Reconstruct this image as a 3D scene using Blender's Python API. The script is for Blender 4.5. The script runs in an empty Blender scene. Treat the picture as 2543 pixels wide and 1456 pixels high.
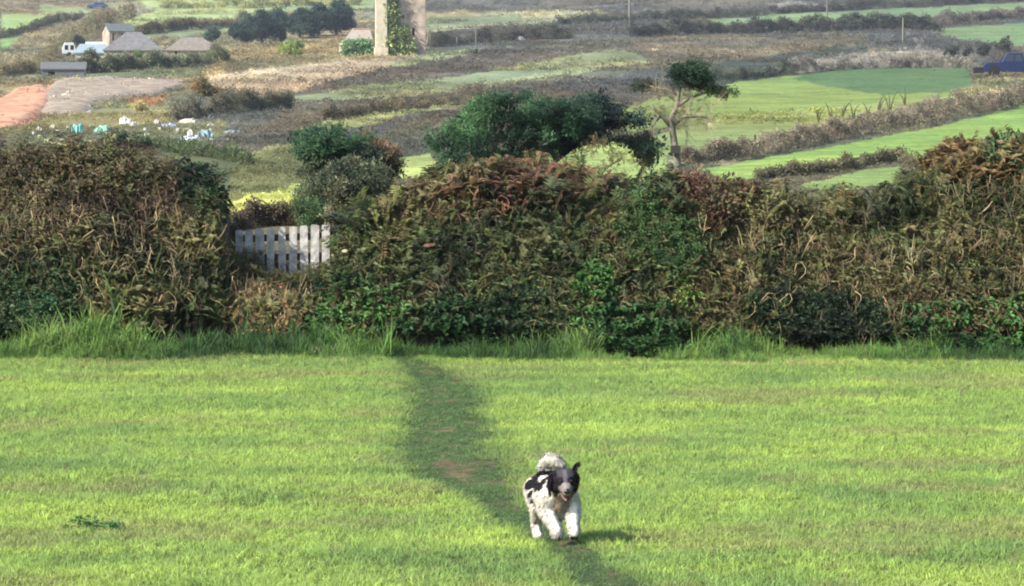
import bpy, bmesh, math, random
import numpy as np
from mathutils import Vector, Matrix

# ------------------------------------------------------------------ camera, light, exposure
random.seed(7)
RNG = np.random.default_rng(11)
FPX = 3889.0
PITCH = math.atan(217.0 / FPX)
CAMZ = 3.2
scene = bpy.context.scene
COL = scene.collection
cam_data = bpy.data.cameras.new('camera')
cam_data.sensor_width = 36.0
cam_data.lens = 36.0 * FPX / 1024.0
cam_data.clip_start = 0.5
cam_data.clip_end = 6000.0
cam = bpy.data.objects.new('camera', cam_data)
cam.location = (0, 0, CAMZ)
cam.rotation_euler = (math.radians(90) - PITCH, 0, 0)
COL.objects.link(cam)
scene.camera = cam

SUN_DIR = Vector((-0.74, -0.46, 0.68)).normalized()      # towards the sun
world = bpy.data.worlds.new("World")
scene.world = world
world.use_nodes = True
wn = world.node_tree.nodes
wl = world.node_tree.links
wn.clear()
sky = wn.new('ShaderNodeTexSky')
sky.sky_type = 'NISHITA'
sky.sun_disc = False
sky.sun_elevation = math.asin(SUN_DIR.z)
sky.sun_rotation = math.atan2(SUN_DIR.x, SUN_DIR.y)
bg = wn.new('ShaderNodeBackground')
bg.inputs['Strength'].default_value = 0.12
wo = wn.new('ShaderNodeOutputWorld')
wl.new(sky.outputs[0], bg.inputs[0])
wl.new(bg.outputs[0], wo.inputs[0])

sun_data = bpy.data.lights.new('sun', 'SUN')
sun_data.energy = 4.0
sun_data.angle = math.radians(0.6)
sun_data.color = (1.0, 0.95, 0.86)
sun = bpy.data.objects.new('sun', sun_data)
sun.rotation_euler = SUN_DIR.to_track_quat('Z', 'Y').to_euler()
sun.location = (0, 0, 50)
COL.objects.link(sun)

scene.view_settings.view_transform = 'Standard'
scene.view_settings.look = 'None'
scene.view_settings.gamma = 1.0
scene.view_settings.use_curve_mapping = False
scene.view_settings.exposure = 1.6
scene.render.engine = 'CYCLES'
scene.cycles.max_bounces = 6
scene.cycles.volume_bounces = 0
scene.cycles.use_denoising = True
try:
    scene.cycles.pixel_filter_type = 'BLACKMAN_HARRIS'
    scene.cycles.filter_width = 2.0
except Exception:
    pass
GAIN = 2.3

# ------------------------------------------------------------------ maths helpers
CP, SP = math.cos(PITCH), math.sin(PITCH)
K = 2542.0 / 1024.0                                       # photo notes were read off a 2542 px wide view


def ray(px, py):
    a = (np.asarray(px, float) - 512.0) / FPX
    b = -(np.asarray(py, float) - 293.0) / FPX
    return a, CP + b * SP, -SP + b * CP


def at(px, py, D):
    dx, dy, dz = ray(px, py)
    t = D / dy
    return Vector((float(dx * t), float(D), float(CAMZ + dz * t)))


def project(x, y, z):
    z = z - CAMZ
    f = y * CP - z * SP
    u = y * SP + z * CP
    return 512 + FPX * x / f, 293 - FPX * u / f


def lin(c):
    c = np.asarray(c, float) / 255.0
    return np.where(c <= 0.04045, c / 12.92, ((c + 0.055) / 1.055) ** 2.4)


def alb(c):
    return lin(c) / GAIN


_PERM = np.random.default_rng(5).random((256, 256))


def vnoise(x, y):
    x = np.asarray(x, float); y = np.asarray(y, float)
    xi = np.floor(x).astype(int); yi = np.floor(y).astype(int)
    fx = x - xi; fy = y - yi
    fx = fx * fx * (3 - 2 * fx); fy = fy * fy * (3 - 2 * fy)
    a = _PERM[xi % 256, yi % 256]; b = _PERM[(xi + 1) % 256, yi % 256]
    c = _PERM[xi % 256, (yi + 1) % 256]; d = _PERM[(xi + 1) % 256, (yi + 1) % 256]
    return (a * (1 - fx) + b * fx) * (1 - fy) + (c * (1 - fx) + d * fx) * fy


def fbm(x, y, o=4):
    s = 0; amp = 1; tot = 0
    x = np.asarray(x, float); y = np.asarray(y, float)
    for i in range(o):
        s = s + amp * vnoise(x * 2 ** i + 17.3 * i, y * 2 ** i + 9.1 * i)
        tot += amp; amp *= 0.5
    return s / tot


def inpoly(px, py, poly):
    px = np.asarray(px, float); py = np.asarray(py, float)
    r = np.zeros(px.shape, bool)
    n = len(poly)
    for i in range(n):
        x1, y1 = poly[i]; x2, y2 = poly[(i + 1) % n]
        c = ((y1 > py) != (y2 > py)) & (px < (x2 - x1) * (py - y1) / ((y2 - y1) + 1e-12) + x1)
        r ^= c
    return r


def P_(pts):
    return [(x / K, y / K) for x, y in pts]


# ------------------------------------------------------------------ object helpers
def tag(o, label=None, cat=None, group=None, kind=None):
    if label: o['label'] = label
    if cat: o['category'] = cat
    if group: o['group'] = group
    if kind: o['kind'] = kind
    return o


def empty(name, loc, rz=0.0):
    o = bpy.data.objects.new(name, None)
    o.location = loc
    o.rotation_euler = (0, 0, rz)
    o.empty_display_size = 0.2
    COL.objects.link(o)
    return o


def mesh_data(name, V, F, mat=None, smooth=False, vcol=None, fval=None):
    me = bpy.data.meshes.new(name)
    me.from_pydata([tuple(map(float, v)) for v in V], [], [tuple(int(i) for i in f) for f in F])
    if mat: me.materials.append(mat)
    if smooth:
        me.polygons.foreach_set('use_smooth', [True] * len(me.polygons))
    if vcol is not None:
        a = me.attributes.new('col', 'FLOAT_COLOR', 'POINT')
        c = np.ones((len(V), 4), np.float32); c[:, :3] = vcol
        a.data.foreach_set('color', c.ravel())
    if fval is not None:
        a = me.attributes.new('lv', 'FLOAT', 'FACE')
        a.data.foreach_set('value', np.asarray(fval, np.float32))
    me.update()
    return me


def link(name, me, parent=None, loc=None, rot=None):
    o = bpy.data.objects.new(name, me)
    if parent: o.parent = parent
    if loc is not None: o.location = loc
    if rot is not None: o.rotation_euler = rot
    COL.objects.link(o)
    return o


class MB:
    """collects simple solids into one mesh"""
    def __init__(s): s.V = []; s.F = []

    def add(s, V, F):
        b = len(s.V); s.V += [tuple(v) for v in V]; s.F += [tuple(i + b for i in f) for f in F]

    def box(s, x0, x1, y0, y1, z0, z1):
        s.add([(x0, y0, z0), (x1, y0, z0), (x1, y1, z0), (x0, y1, z0), (x0, y0, z1), (x1, y0, z1), (x1, y1, z1), (x0, y1, z1)],
              [(0, 3, 2, 1), (4, 5, 6, 7), (0, 1, 5, 4), (1, 2, 6, 5), (2, 3, 7, 6), (3, 0, 4, 7)])

    def tube(s, pts, rad, n=6):
        pts = [Vector(p) for p in pts]
        V = []; F = []
        for i, p in enumerate(pts):
            d = (pts[min(i + 1, len(pts) - 1)] - pts[max(i - 1, 0)])
            if d.length < 1e-9: d = Vector((0, 0, 1))
            d.normalize()
            u = d.cross(Vector((0.31, 0.17, 0.93) if abs(d.z) < 0.9 else (1, 0.1, 0))).normalized()
            v = d.cross(u)
            r = rad[i] if hasattr(rad, '__len__') else rad
            for k in range(n):
                a = 2 * math.pi * k / n
                V.append(tuple(p + (u * math.cos(a) + v * math.sin(a)) * r))
        for i in range(len(pts) - 1):
            for k in range(n):
                k2 = (k + 1) % n
                F.append((i * n + k, i * n + k2, (i + 1) * n + k2, (i + 1) * n + k))
        F.append(tuple(range(n - 1, -1, -1)))
        F.append(tuple((len(pts) - 1) * n + k for k in range(n)))
        s.add(V, F)

    def prism(s, prof, y0, y1):
        """prof: (x,z) outline extruded in y"""
        n = len(prof)
        V = [(x, y0, z) for x, z in prof] + [(x, y1, z) for x, z in prof]
        F = [tuple(range(n)), tuple(range(2 * n - 1, n - 1, -1))]
        F += [(i, i + n, (i + 1) % n + n, (i + 1) % n) for i in range(n)]
        s.add(V, F)

    def build(s, name, mat, parent=None, smooth=False, **kw):
        return link(name, mesh_data(name, s.V, s.F, mat, smooth), parent, **kw)


def set_rgb(n, sock, c):
    n.inputs[sock].default_value = (float(c[0]), float(c[1]), float(c[2]), 1)


def new_mat(name):
    m = bpy.data.materials.new(name)
    m.use_nodes = True
    m.node_tree.nodes.clear()
    return m, m.node_tree.nodes, m.node_tree.links


def mat_plain(name, rgb, rough=0.8, var=0.25, scale=6.0, metallic=0.0, bump=0.0, spec=0.3, rgb2=None, detail=6):
    m, n, l = new_mat(name)
    out = n.new('ShaderNodeOutputMaterial'); b = n.new('ShaderNodeBsdfPrincipled')
    l.new(b.outputs[0], out.inputs[0])
    tc = n.new('ShaderNodeTexCoord'); ns = n.new('ShaderNodeTexNoise')
    ns.inputs['Scale'].default_value = scale; ns.inputs['Detail'].default_value = detail
    l.new(tc.outputs['Object'], ns.inputs['Vector'])
    cr = n.new('ShaderNodeValToRGB')
    c = np.asarray(alb(rgb)); c2 = np.asarray(alb(rgb2)) if rgb2 is not None else c * (1 + var)
    cr.color_ramp.elements[0].position = 0.3; cr.color_ramp.elements[1].position = 0.7
    cr.color_ramp.elements[0].color = (*(c * (1 - var)), 1); cr.color_ramp.elements[1].color = (*c2, 1)
    l.new(ns.outputs['Fac'], cr.inputs[0]); l.new(cr.outputs[0], b.inputs['Base Color'])
    b.inputs['Roughness'].default_value = rough
    b.inputs['Metallic'].default_value = metallic
    b.inputs['Specular IOR Level'].default_value = spec
    if bump:
        bp = n.new('ShaderNodeBump'); bp.inputs['Strength'].default_value = bump; bp.inputs['Distance'].default_value = 0.05
        l.new(ns.outputs['Fac'], bp.inputs['Height']); l.new(bp.outputs[0], b.inputs['Normal'])
    return m


def mat_leaf(name, transl=0.35, rough=0.6, attr_type='INSTANCER', spec=0.25, upn=0.35):
    m, n, l = new_mat(name)
    out = n.new('ShaderNodeOutputMaterial'); b = n.new('ShaderNodeBsdfPrincipled')
    at_ = n.new('ShaderNodeAttribute'); at_.attribute_type = attr_type; at_.attribute_name = 'col'
    lv = n.new('ShaderNodeAttribute'); lv.attribute_type = 'GEOMETRY'; lv.attribute_name = 'lv'
    mr = n.new('ShaderNodeMapRange'); mr.inputs[3].default_value = 0.62; mr.inputs[4].default_value = 1.42
    l.new(lv.outputs['Fac'], mr.inputs[0])
    mx = n.new('ShaderNodeVectorMath'); mx.operation = 'SCALE'
    l.new(at_.outputs['Color'], mx.inputs[0]); l.new(mr.outputs[0], mx.inputs['Scale'])
    l.new(mx.outputs[0], b.inputs['Base Color'])
    b.inputs['Roughness'].default_value = rough
    b.inputs['Specular IOR Level'].default_value = spec
    tr = n.new('ShaderNodeBsdfTranslucent'); l.new(mx.outputs[0], tr.inputs[0])
    ge = n.new('ShaderNodeNewGeometry'); vm = n.new('ShaderNodeVectorMath'); vm.operation = 'MULTIPLY_ADD'
    vm.inputs[1].default_value = (1 - upn,) * 3; vm.inputs[2].default_value = (0, 0, upn)
    l.new(ge.outputs['Normal'], vm.inputs[0]); nm = n.new('ShaderNodeVectorMath'); nm.operation = 'NORMALIZE'
    l.new(vm.outputs[0], nm.inputs[0]); l.new(nm.outputs[0], b.inputs['Normal'])
    ms = n.new('ShaderNodeMixShader'); ms.inputs[0].default_value = transl
    l.new(b.outputs[0], ms.inputs[1]); l.new(tr.outputs[0], ms.inputs[2]); l.new(ms.outputs[0], out.inputs[0])
    return m


def mat_vcol(name, rough=0.95, scales=((0.9, 0.35), (6.0, 0.3)), bump=0.4, bdist=0.1):
    m, n, l = new_mat(name)
    out = n.new('ShaderNodeOutputMaterial'); b = n.new('ShaderNodeBsdfPrincipled')
    l.new(b.outputs[0], out.inputs[0])
    a = n.new('ShaderNodeAttribute'); a.attribute_type = 'GEOMETRY'; a.attribute_name = 'col'
    tc = n.new('ShaderNodeTexCoord')
    cur = a.outputs['Color']; last = None
    for sc, st in scales:
        ns = n.new('ShaderNodeTexNoise'); ns.inputs['Scale'].default_value = sc; ns.inputs['Detail'].default_value = 5
        l.new(tc.outputs['Object'], ns.inputs['Vector'])
        mr = n.new('ShaderNodeMapRange'); mr.inputs[1].default_value = 0.3; mr.inputs[2].default_value = 0.7
        mr.inputs[3].default_value = 1 - st; mr.inputs[4].default_value = 1 + st
        l.new(ns.outputs['Fac'], mr.inputs[0])
        v = n.new('ShaderNodeVectorMath'); v.operation = 'SCALE'
        l.new(cur, v.inputs[0]); l.new(mr.outputs[0], v.inputs['Scale']); cur = v.outputs[0]; last = ns
    l.new(cur, b.inputs['Base Color'])
    b.inputs['Roughness'].default_value = rough
    b.inputs['Specular IOR Level'].default_value = 0.1
    if bump:
        bp = n.new('ShaderNodeBump'); bp.inputs['Strength'].default_value = bump; bp.inputs['Distance'].default_value = bdist
        l.new(last.outputs['Fac'], bp.inputs['Height']); l.new(bp.outputs[0], b.inputs['Normal'])
    return m


M_LEAF = mat_leaf('leaf', 0.30)
M_GRASS = mat_leaf('grass_blade', 0.35, 0.55, upn=0.6)
M_STALK = mat_leaf('dry_stalk', 0.05, 0.8)
M_TERRAIN = mat_vcol('hillside_turf', scales=((0.05, 0.14), (0.35, 0.22), (2.2, 0.3)), bump=0.6, bdist=0.35)
M_FIELD = mat_vcol('field_turf', scales=((0.8, 0.15), (14.0, 0.3)), bump=0.6, bdist=0.03)
M_BARK = mat_plain('bark', (96, 88, 72), 0.95, 0.35, 9, bump=0.6)
M_BARKPALE = mat_plain('pale_bark', (150, 145, 125), 0.9, 0.35, 7, bump=0.5)


# ------------------------------------------------------------------ foliage assets (unit sized, growing along +Z)
def asset(V, F, lv, mat, name):
    return mesh_data(name, V, F, mat, fval=lv)


def a_tuft(n, spread, h, w, bend, seed, segs=2):
    r = random.Random(seed); V = []; F = []; L = []
    for i in range(n):
        a = r.uniform(0, 6.283); q = spread * math.sqrt(r.random())
        bx, by = q * math.cos(a), q * math.sin(a)
        d = r.uniform(0, 6.283); hh = h * r.uniform(0.5, 1.15); bb = bend * r.uniform(0.2, 1.3) * hh
        dx, dy = math.cos(d), math.sin(d); fa = r.uniform(0, 6.283); sx, sy = math.cos(fa), math.sin(fa)
        b = len(V); lv = r.random(); ww = w * r.uniform(0.6, 1.2)
        for k in range(segs):
            t = k / segs
            off = bb * t * t; wd = ww * (1 - 0.45 * t) / 2
            x = bx + dx * off; y = by + dy * off; z = hh * t - 0.02 * (k == 0)
            V += [(x - sx * wd, y - sy * wd, z), (x + sx * wd, y + sy * wd, z)]
        V.append((bx + dx * bb, by + dy * bb, hh * (1 - 0.15 * bend)))
        for k in range(segs - 1):
            F.append((b + 2 * k, b + 2 * k + 1, b + 2 * k + 3, b + 2 * k + 2)); L.append(lv)
        k = segs - 1
        F.append((b + 2 * k, b + 2 * k + 1, b + 2 * segs)); L.append(min(1, lv + 0.15))
    return V, F, L


def add_leaf(V, F, L, p, d, up, ln, w, lv, fold=0.25):
    d = d.normalized()
    s = d.cross(up)
    if s.length < 1e-4: s = Vector((1, 0, 0))
    s.normalize(); u = s.cross(d)
    b = len(V)
    m = p + d * ln * 0.45
    V += [tuple(p), tuple(m + s * w / 2 + u * w * fold), tuple(p + d * ln - u * ln * 0.12), tuple(m - s * w / 2 + u * w * fold)]
    F += [(b, b + 1, b + 2), (b, b + 2, b + 3)]; L += [lv, lv * 0.9]


def a_frond(seed, pairs=13, droop=0.38):
    r = random.Random(seed); V = []; F = []; L = []
    az = 0.0
    pts = []
    for i in range(9):
        t = i / 8
        pts.append(Vector((droop * t * t * 0.75, 0.05 * math.sin(t * 3 + seed), t * (1 - 0.38 * droop * t))))
    for i in range(8):
        w = 0.012 * (1 - 0.7 * i / 8); b = len(V)
        V += [tuple(pts[i] + Vector((0, -w, 0))), tuple(pts[i] + Vector((0, w, 0))), tuple(pts[i + 1] + Vector((0, w, 0))), tuple(pts[i + 1] + Vector((0, -w, 0)))]
        F.append((b, b + 1, b + 2, b + 3)); L.append(0.7)
    for k in range(pairs):
        t = 0.22 + 0.76 * k / pairs
        f = t * 8; i = int(f); p = pts[i].lerp(pts[min(8, i + 1)], f - i); tan = (pts[min(8, i + 1)] - pts[i]).normalized()
        ln = 0.30 * math.sin(math.pi * (0.25 + 0.75 * (1 - t))) ** 0.8 * r.uniform(0.8, 1.15)
        for sgn in (-1, 1):
            d = Vector((0, sgn, 0)) + tan * 0.45 + Vector((0, 0, r.uniform(-0.35, 0.1)))
            add_leaf(V, F, L, p, d, Vector((0, 0, 1)), ln, ln * 0.24, r.random())
    return V, F, L


def a_spray(seed, n=16, ls=0.2, arch=0.5, wr=0.62):
    """bramble like shoot with broad leaves"""
    r = random.Random(seed); V = []; F = []; L = []
    pts = [Vector((arch * (i / 6) ** 2, 0.12 * math.sin(i + seed), (i / 6) * (1 - 0.25 * arch * i / 6))) for i in range(7)]
    for i in range(6):
        w = 0.010; b = len(V)
        V += [tuple(pts[i] + Vector((0, -w, 0))), tuple(pts[i] + Vector((0, w, 0))), tuple(pts[i + 1] + Vector((0, w, 0))), tuple(pts[i + 1] + Vector((0, -w, 0)))]
        F.append((b, b + 1, b + 2, b + 3)); L.append(0.4)
    for k in range(n):
        f = r.uniform(1.0, 5.99); i = int(f); p = pts[i].lerp(pts[i + 1], f - i)
        a = r.uniform(0, 6.283)
        d = Vector((math.cos(a), math.sin(a), r.uniform(-0.2, 0.7)))
        ln = ls * r.uniform(0.6, 1.3)
        add_leaf(V, F, L, p + d * 0.04, d, Vector((r.uniform(-.4, .4), r.uniform(-.4, .4), 1)), ln, ln * wr, r.random())
    return V, F, L


def a_clump(seed, n=22, ls=0.28):
    """leafy ball, for hawthorn, ivy and far scrub"""
    r = random.Random(seed); V = []; F = []; L = []
    for k in range(n):
        v = Vector((r.gauss(0, 1), r.gauss(0, 1), r.gauss(0, 1) * 0.8)).normalized()
        p = v * r.uniform(0.12, 0.5); p.z += 0.3
        d = v + Vector((r.uniform(-.5, .5), r.uniform(-.5, .5), r.uniform(-.2, .7)))
        ln = ls * r.uniform(0.6, 1.3)
        add_leaf(V, F, L, p, d, Vector((r.uniform(-.6, .6), r.uniform(-.6, .6), 1)), ln, ln * 0.66, r.random())
    return V, F, L


def a_stalks(seed, n=5, spread=0.12, rad=0.012, curve=0.3, side=True):
    r = random.Random(seed); mb = MB()
    for k in range(n):
        a = r.uniform(0, 6.283); q = r.uniform(0, spread); c = r.uniform(-curve, curve); c2 = r.uniform(-curve, curve)
        h = r.uniform(0.6, 1.1)
        pts = [Vector((q * math.cos(a) + c * (t ** 1.7), q * math.sin(a) + c2 * (t ** 1.7), h * t)) for t in (0, .25, .5, .75, 1)]
        mb.tube(pts, [rad, rad * .9, rad * .8, rad * .6, rad * .25], 3)
        if side:
            for j in range(2):
                i = r.choice((2, 3)); d = Vector((r.uniform(-1, 1), r.uniform(-1, 1), r.uniform(0.2, 1))).normalized()
                mb.tube([pts[i], pts[i] + d * 0.12, pts[i] + d * 0.24 + Vector((0, 0, -0.03))], [rad * .5, rad * .4, rad * .15], 3)
    L = [r.random() for _ in mb.F]
    return mb.V, mb.F, L


def mk(fn, mat, name, *seeds, **kw):
    out = []
    for s in seeds:
        V, F, L = fn(seed=s, **kw)
        out.append(asset(V, F, L, mat, name))
    return out


A_FROND = mk(a_frond, M_LEAF, 'frond_leaf', 1, 2, 3, 4)
A_SPRAY = mk(a_spray, M_LEAF, 'spray_leaf', 1, 2, 3, 4, n=22, ls=0.19, wr=0.38)
A_BROAD = mk(a_spray, M_LEAF, 'broad_leaf', 11, 12, 13, n=12, ls=0.34, arch=0.3)
A_CLUMP = mk(a_clump, M_LEAF, 'clump_leaf', 1, 2, 3, 4)
A_FINE = mk(a_clump, M_LEAF, 'fine_leaf', 21, 22, 23, n=34, ls=0.2)
A_BRIAR = []
for sd in (41, 42, 43, 44, 45):
    r_ = random.Random(sd); mb_ = MB()
    for k_ in range(3):
        a_ = r_.uniform(-.5, .5); H_ = r_.uniform(.35, .8); L_ = r_.uniform(.5, 1.1) * r_.choice((-1, 1)); w_ = r_.uniform(-.2, .2)
        mb_.tube([(L_ * t * (1 + .1 * math.sin(5 * t)), a_ * t + w_ * math.sin(6 * t), H_ * math.sin(math.pi * (.05 + .8 * t)) * (1 + .12 * math.sin(9 * t + sd))) for t in (0, .17, .33, .5, .67, .83, 1)], [.011, .011, .010, .009, .007, .006, .003], 3)
    A_BRIAR.append(asset(mb_.V, mb_.F, [r_.random() for _ in mb_.F], M_STALK, 'briar'))
A_STALK = mk(a_stalks, M_STALK, 'stalk', 1, 2, 3, 4)
A_TWIG = mk(a_stalks, M_STALK, 'twig', 31, 32, 33, n=9, spread=0.1, rad=0.009, curve=0.6)
A_LAWN = [asset(*a_tuft(15, 0.6, 1.0, 0.075, 0.7, s), M_GRASS, 'lawn_tuft') for s in (1, 2, 3, 4, 5)]
A_LONG = [asset(*a_tuft(14, 0.22, 1.0, 0.045, 0.7, s, 3), M_GRASS, 'long_tuft') for s in (6, 7, 8)]

_node_cache = {}


def scatter_tree(meshes):
    key = tuple(m.name for m in meshes)
    if key in _node_cache: return _node_cache[key]
    c = bpy.data.collections.new('source_' + meshes[0].name)
    for i, m in enumerate(meshes):
        o = bpy.data.objects.new('%02d_%s' % (i, m.name), m); c.objects.link(o)
    g = bpy.data.node_groups.new('scatter_' + meshes[0].name, 'GeometryNodeTree')
    g.interface.new_socket('Geometry', in_out='INPUT', socket_type='NodeSocketGeometry')
    g.interface.new_socket('Geometry', in_out='OUTPUT', socket_type='NodeSocketGeometry')
    n = g.nodes; l = g.links
    gi = n.new('NodeGroupInput'); go = n.new('NodeGroupOutput')
    ci = n.new('GeometryNodeCollectionInfo'); ci.inputs[0].default_value = c
    ci.inputs['Separate Children'].default_value = True; ci.inputs['Reset Children'].default_value = True
    ip = n.new('GeometryNodeInstanceOnPoints')
    l.new(gi.outputs[0], ip.inputs['Points']); l.new(ci.outputs[0], ip.inputs['Instance'])
    ip.inputs['Pick Instance'].default_value = True

    def na(nm, ty):
        a = n.new('GeometryNodeInputNamedAttribute'); a.data_type = ty; a.inputs[0].default_value = nm
        return [o for o in a.outputs if o.enabled and o.name == 'Attribute'][0]
    l.new(na('idx', 'INT'), ip.inputs['Instance Index'])
    er = n.new('FunctionNodeEulerToRotation')
    l.new(na('rot', 'FLOAT_VECTOR'), er.inputs[0]); l.new(er.outputs[0], ip.inputs['Rotation'])
    l.new(na('scl', 'FLOAT_VECTOR'), ip.inputs['Scale'])
    l.new(ip.outputs[0], go.inputs[0])
    _node_cache[key] = g
    return g


def aim(dirs, spin):
    """euler angles turning +Z to dirs with a spin about it"""
    d = dirs / np.linalg.norm(dirs, axis=1, keepdims=True)
    h = np.where(np.abs(d[:, 2:3]) > 0.95, np.array([[1.0, 0, 0]]), np.array([[0, 0, 1.0]]))
    u = np.cross(h, d); u /= np.linalg.norm(u, axis=1, keepdims=True)
    v = np.cross(d, u)
    c = np.cos(spin)[:, None]; s = np.sin(spin)[:, None]
    X = u * c + v * s; Y = np.cross(d, X)
    ry = -np.arcsin(np.clip(X[:, 2], -1, 1)); rx = np.arctan2(Y[:, 2], d[:, 2]); rz = np.arctan2(X[:, 1], X[:, 0])
    return np.stack([rx, ry, rz], 1)


def scatter(name, P, dirs, scl, col, meshes, parent=None, kind='stuff', spin=None):
    P = np.asarray(P, np.float32); N = len(P)
    me = bpy.data.meshes.new(name)
    me.vertices.add(N); me.vertices.foreach_set('co', P.ravel())
    if spin is None: spin = RNG.random(N) * 6.283
    rot = aim(np.asarray(dirs, float), spin).astype(np.float32)
    scl = np.asarray(scl, np.float32)
    if scl.ndim == 1: scl = np.repeat(scl[:, None], 3, 1)
    for nm, ty, arr, key in (('rot', 'FLOAT_VECTOR', rot, 'vector'), ('scl', 'FLOAT_VECTOR', scl, 'vector')):
        a = me.attributes.new(nm, ty, 'POINT'); a.data.foreach_set(key, np.ascontiguousarray(arr, np.float32).ravel())
    a = me.attributes.new('idx', 'INT', 'POINT'); a.data.foreach_set('value', RNG.integers(0, len(meshes), N).astype(np.int32))
    a = me.attributes.new('col', 'FLOAT_COLOR', 'POINT')
    c4 = np.ones((N, 4), np.float32); c4[:, :3] = np.clip(col, 0.001, 1); a.data.foreach_set('color', c4.ravel())
    o = link(name, me, parent)
    if parent is not None: o.matrix_parent_inverse = parent.matrix_world.inverted() if False else Matrix.Translation(-Vector(parent.location))
    m = o.modifiers.new('scatter', 'NODES'); m.node_group = scatter_tree(meshes)
    if kind: o['kind'] = kind
    return o


def palette(N, cols, P=None, scale=1.0, jit=0.18, weights=None):
    cols = np.array([alb(c) for c in cols])
    if P is not None:
        f = fbm(P[:, 0] * scale + 5, (P[:, 2] * 1.3 + P[:, 1] * 0.7) * scale, 3)
        f = np.clip((f - 0.28) / 0.44 + RNG.normal(0, 0.18, N), 0, 0.999)
        t = f * (len(cols) - 1); i = np.floor(t).astype(int); fr = (t - i)[:, None]
        c = cols[i] * (1 - fr) + cols[np.minimum(i + 1, len(cols) - 1)] * fr
    else:
        c = cols[RNG.choice(len(cols), N, p=weights)]
    b = np.exp(RNG.normal(0, jit, N))[:, None]
    hue = 1 + RNG.normal(0, 0.05, (N, 3))
    return c * b * hue


# ------------------------------------------------------------------ terrain beyond the hedge
_rows = [(46, None), (60, 255), (75, 215), (110, 190), (160, 160), (220, 130), (320, 100), (430, 76), (560, 55), (680, 40),
         (860, 20), (1050, 0), (1400, -30), (1900, -58), (2600, -78)]
_D = np.array([r[0] for r in _rows], float)
_Z = np.array([0.0] + [CAMZ - (r[1] - 76) / FPX * r[0] for r in _rows[1:]])
_dd = np.exp(np.linspace(math.log(40), math.log(2600), 700))
_zz = np.interp(_dd, _D, _Z)
_ker = np.exp(-np.linspace(-2, 2, 41) ** 2); _ker /= _ker.sum()
_zs = np.convolve(np.pad(_zz, 20, mode='edge'), _ker, 'valid')


def TZ(x, D):
    z = np.interp(D, _dd, _zs)
    w = np.clip((D - 60) / 60, 0, 1)
    und = (fbm(x / 55 + 3.1, D / 80 + 1.7, 3) - 0.5) * 0.0060 * D
    return z + und * w


_march = np.exp(np.linspace(math.log(48), math.log(1500), 900))


def ground(px, py):
    dx, dy, dz = ray(px, py)
    t = _march / dy
    zr = CAMZ + dz * t
    zt = TZ(dx * t, _march)
    k = int(np.argmax(zr <= zt))
    if zr[k] > zt[k]: k = len(_march) - 1
    D = _march[k]
    return Vector((float(dx * D / dy), float(D), float(TZ(float(dx * D / dy), D))))


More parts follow.
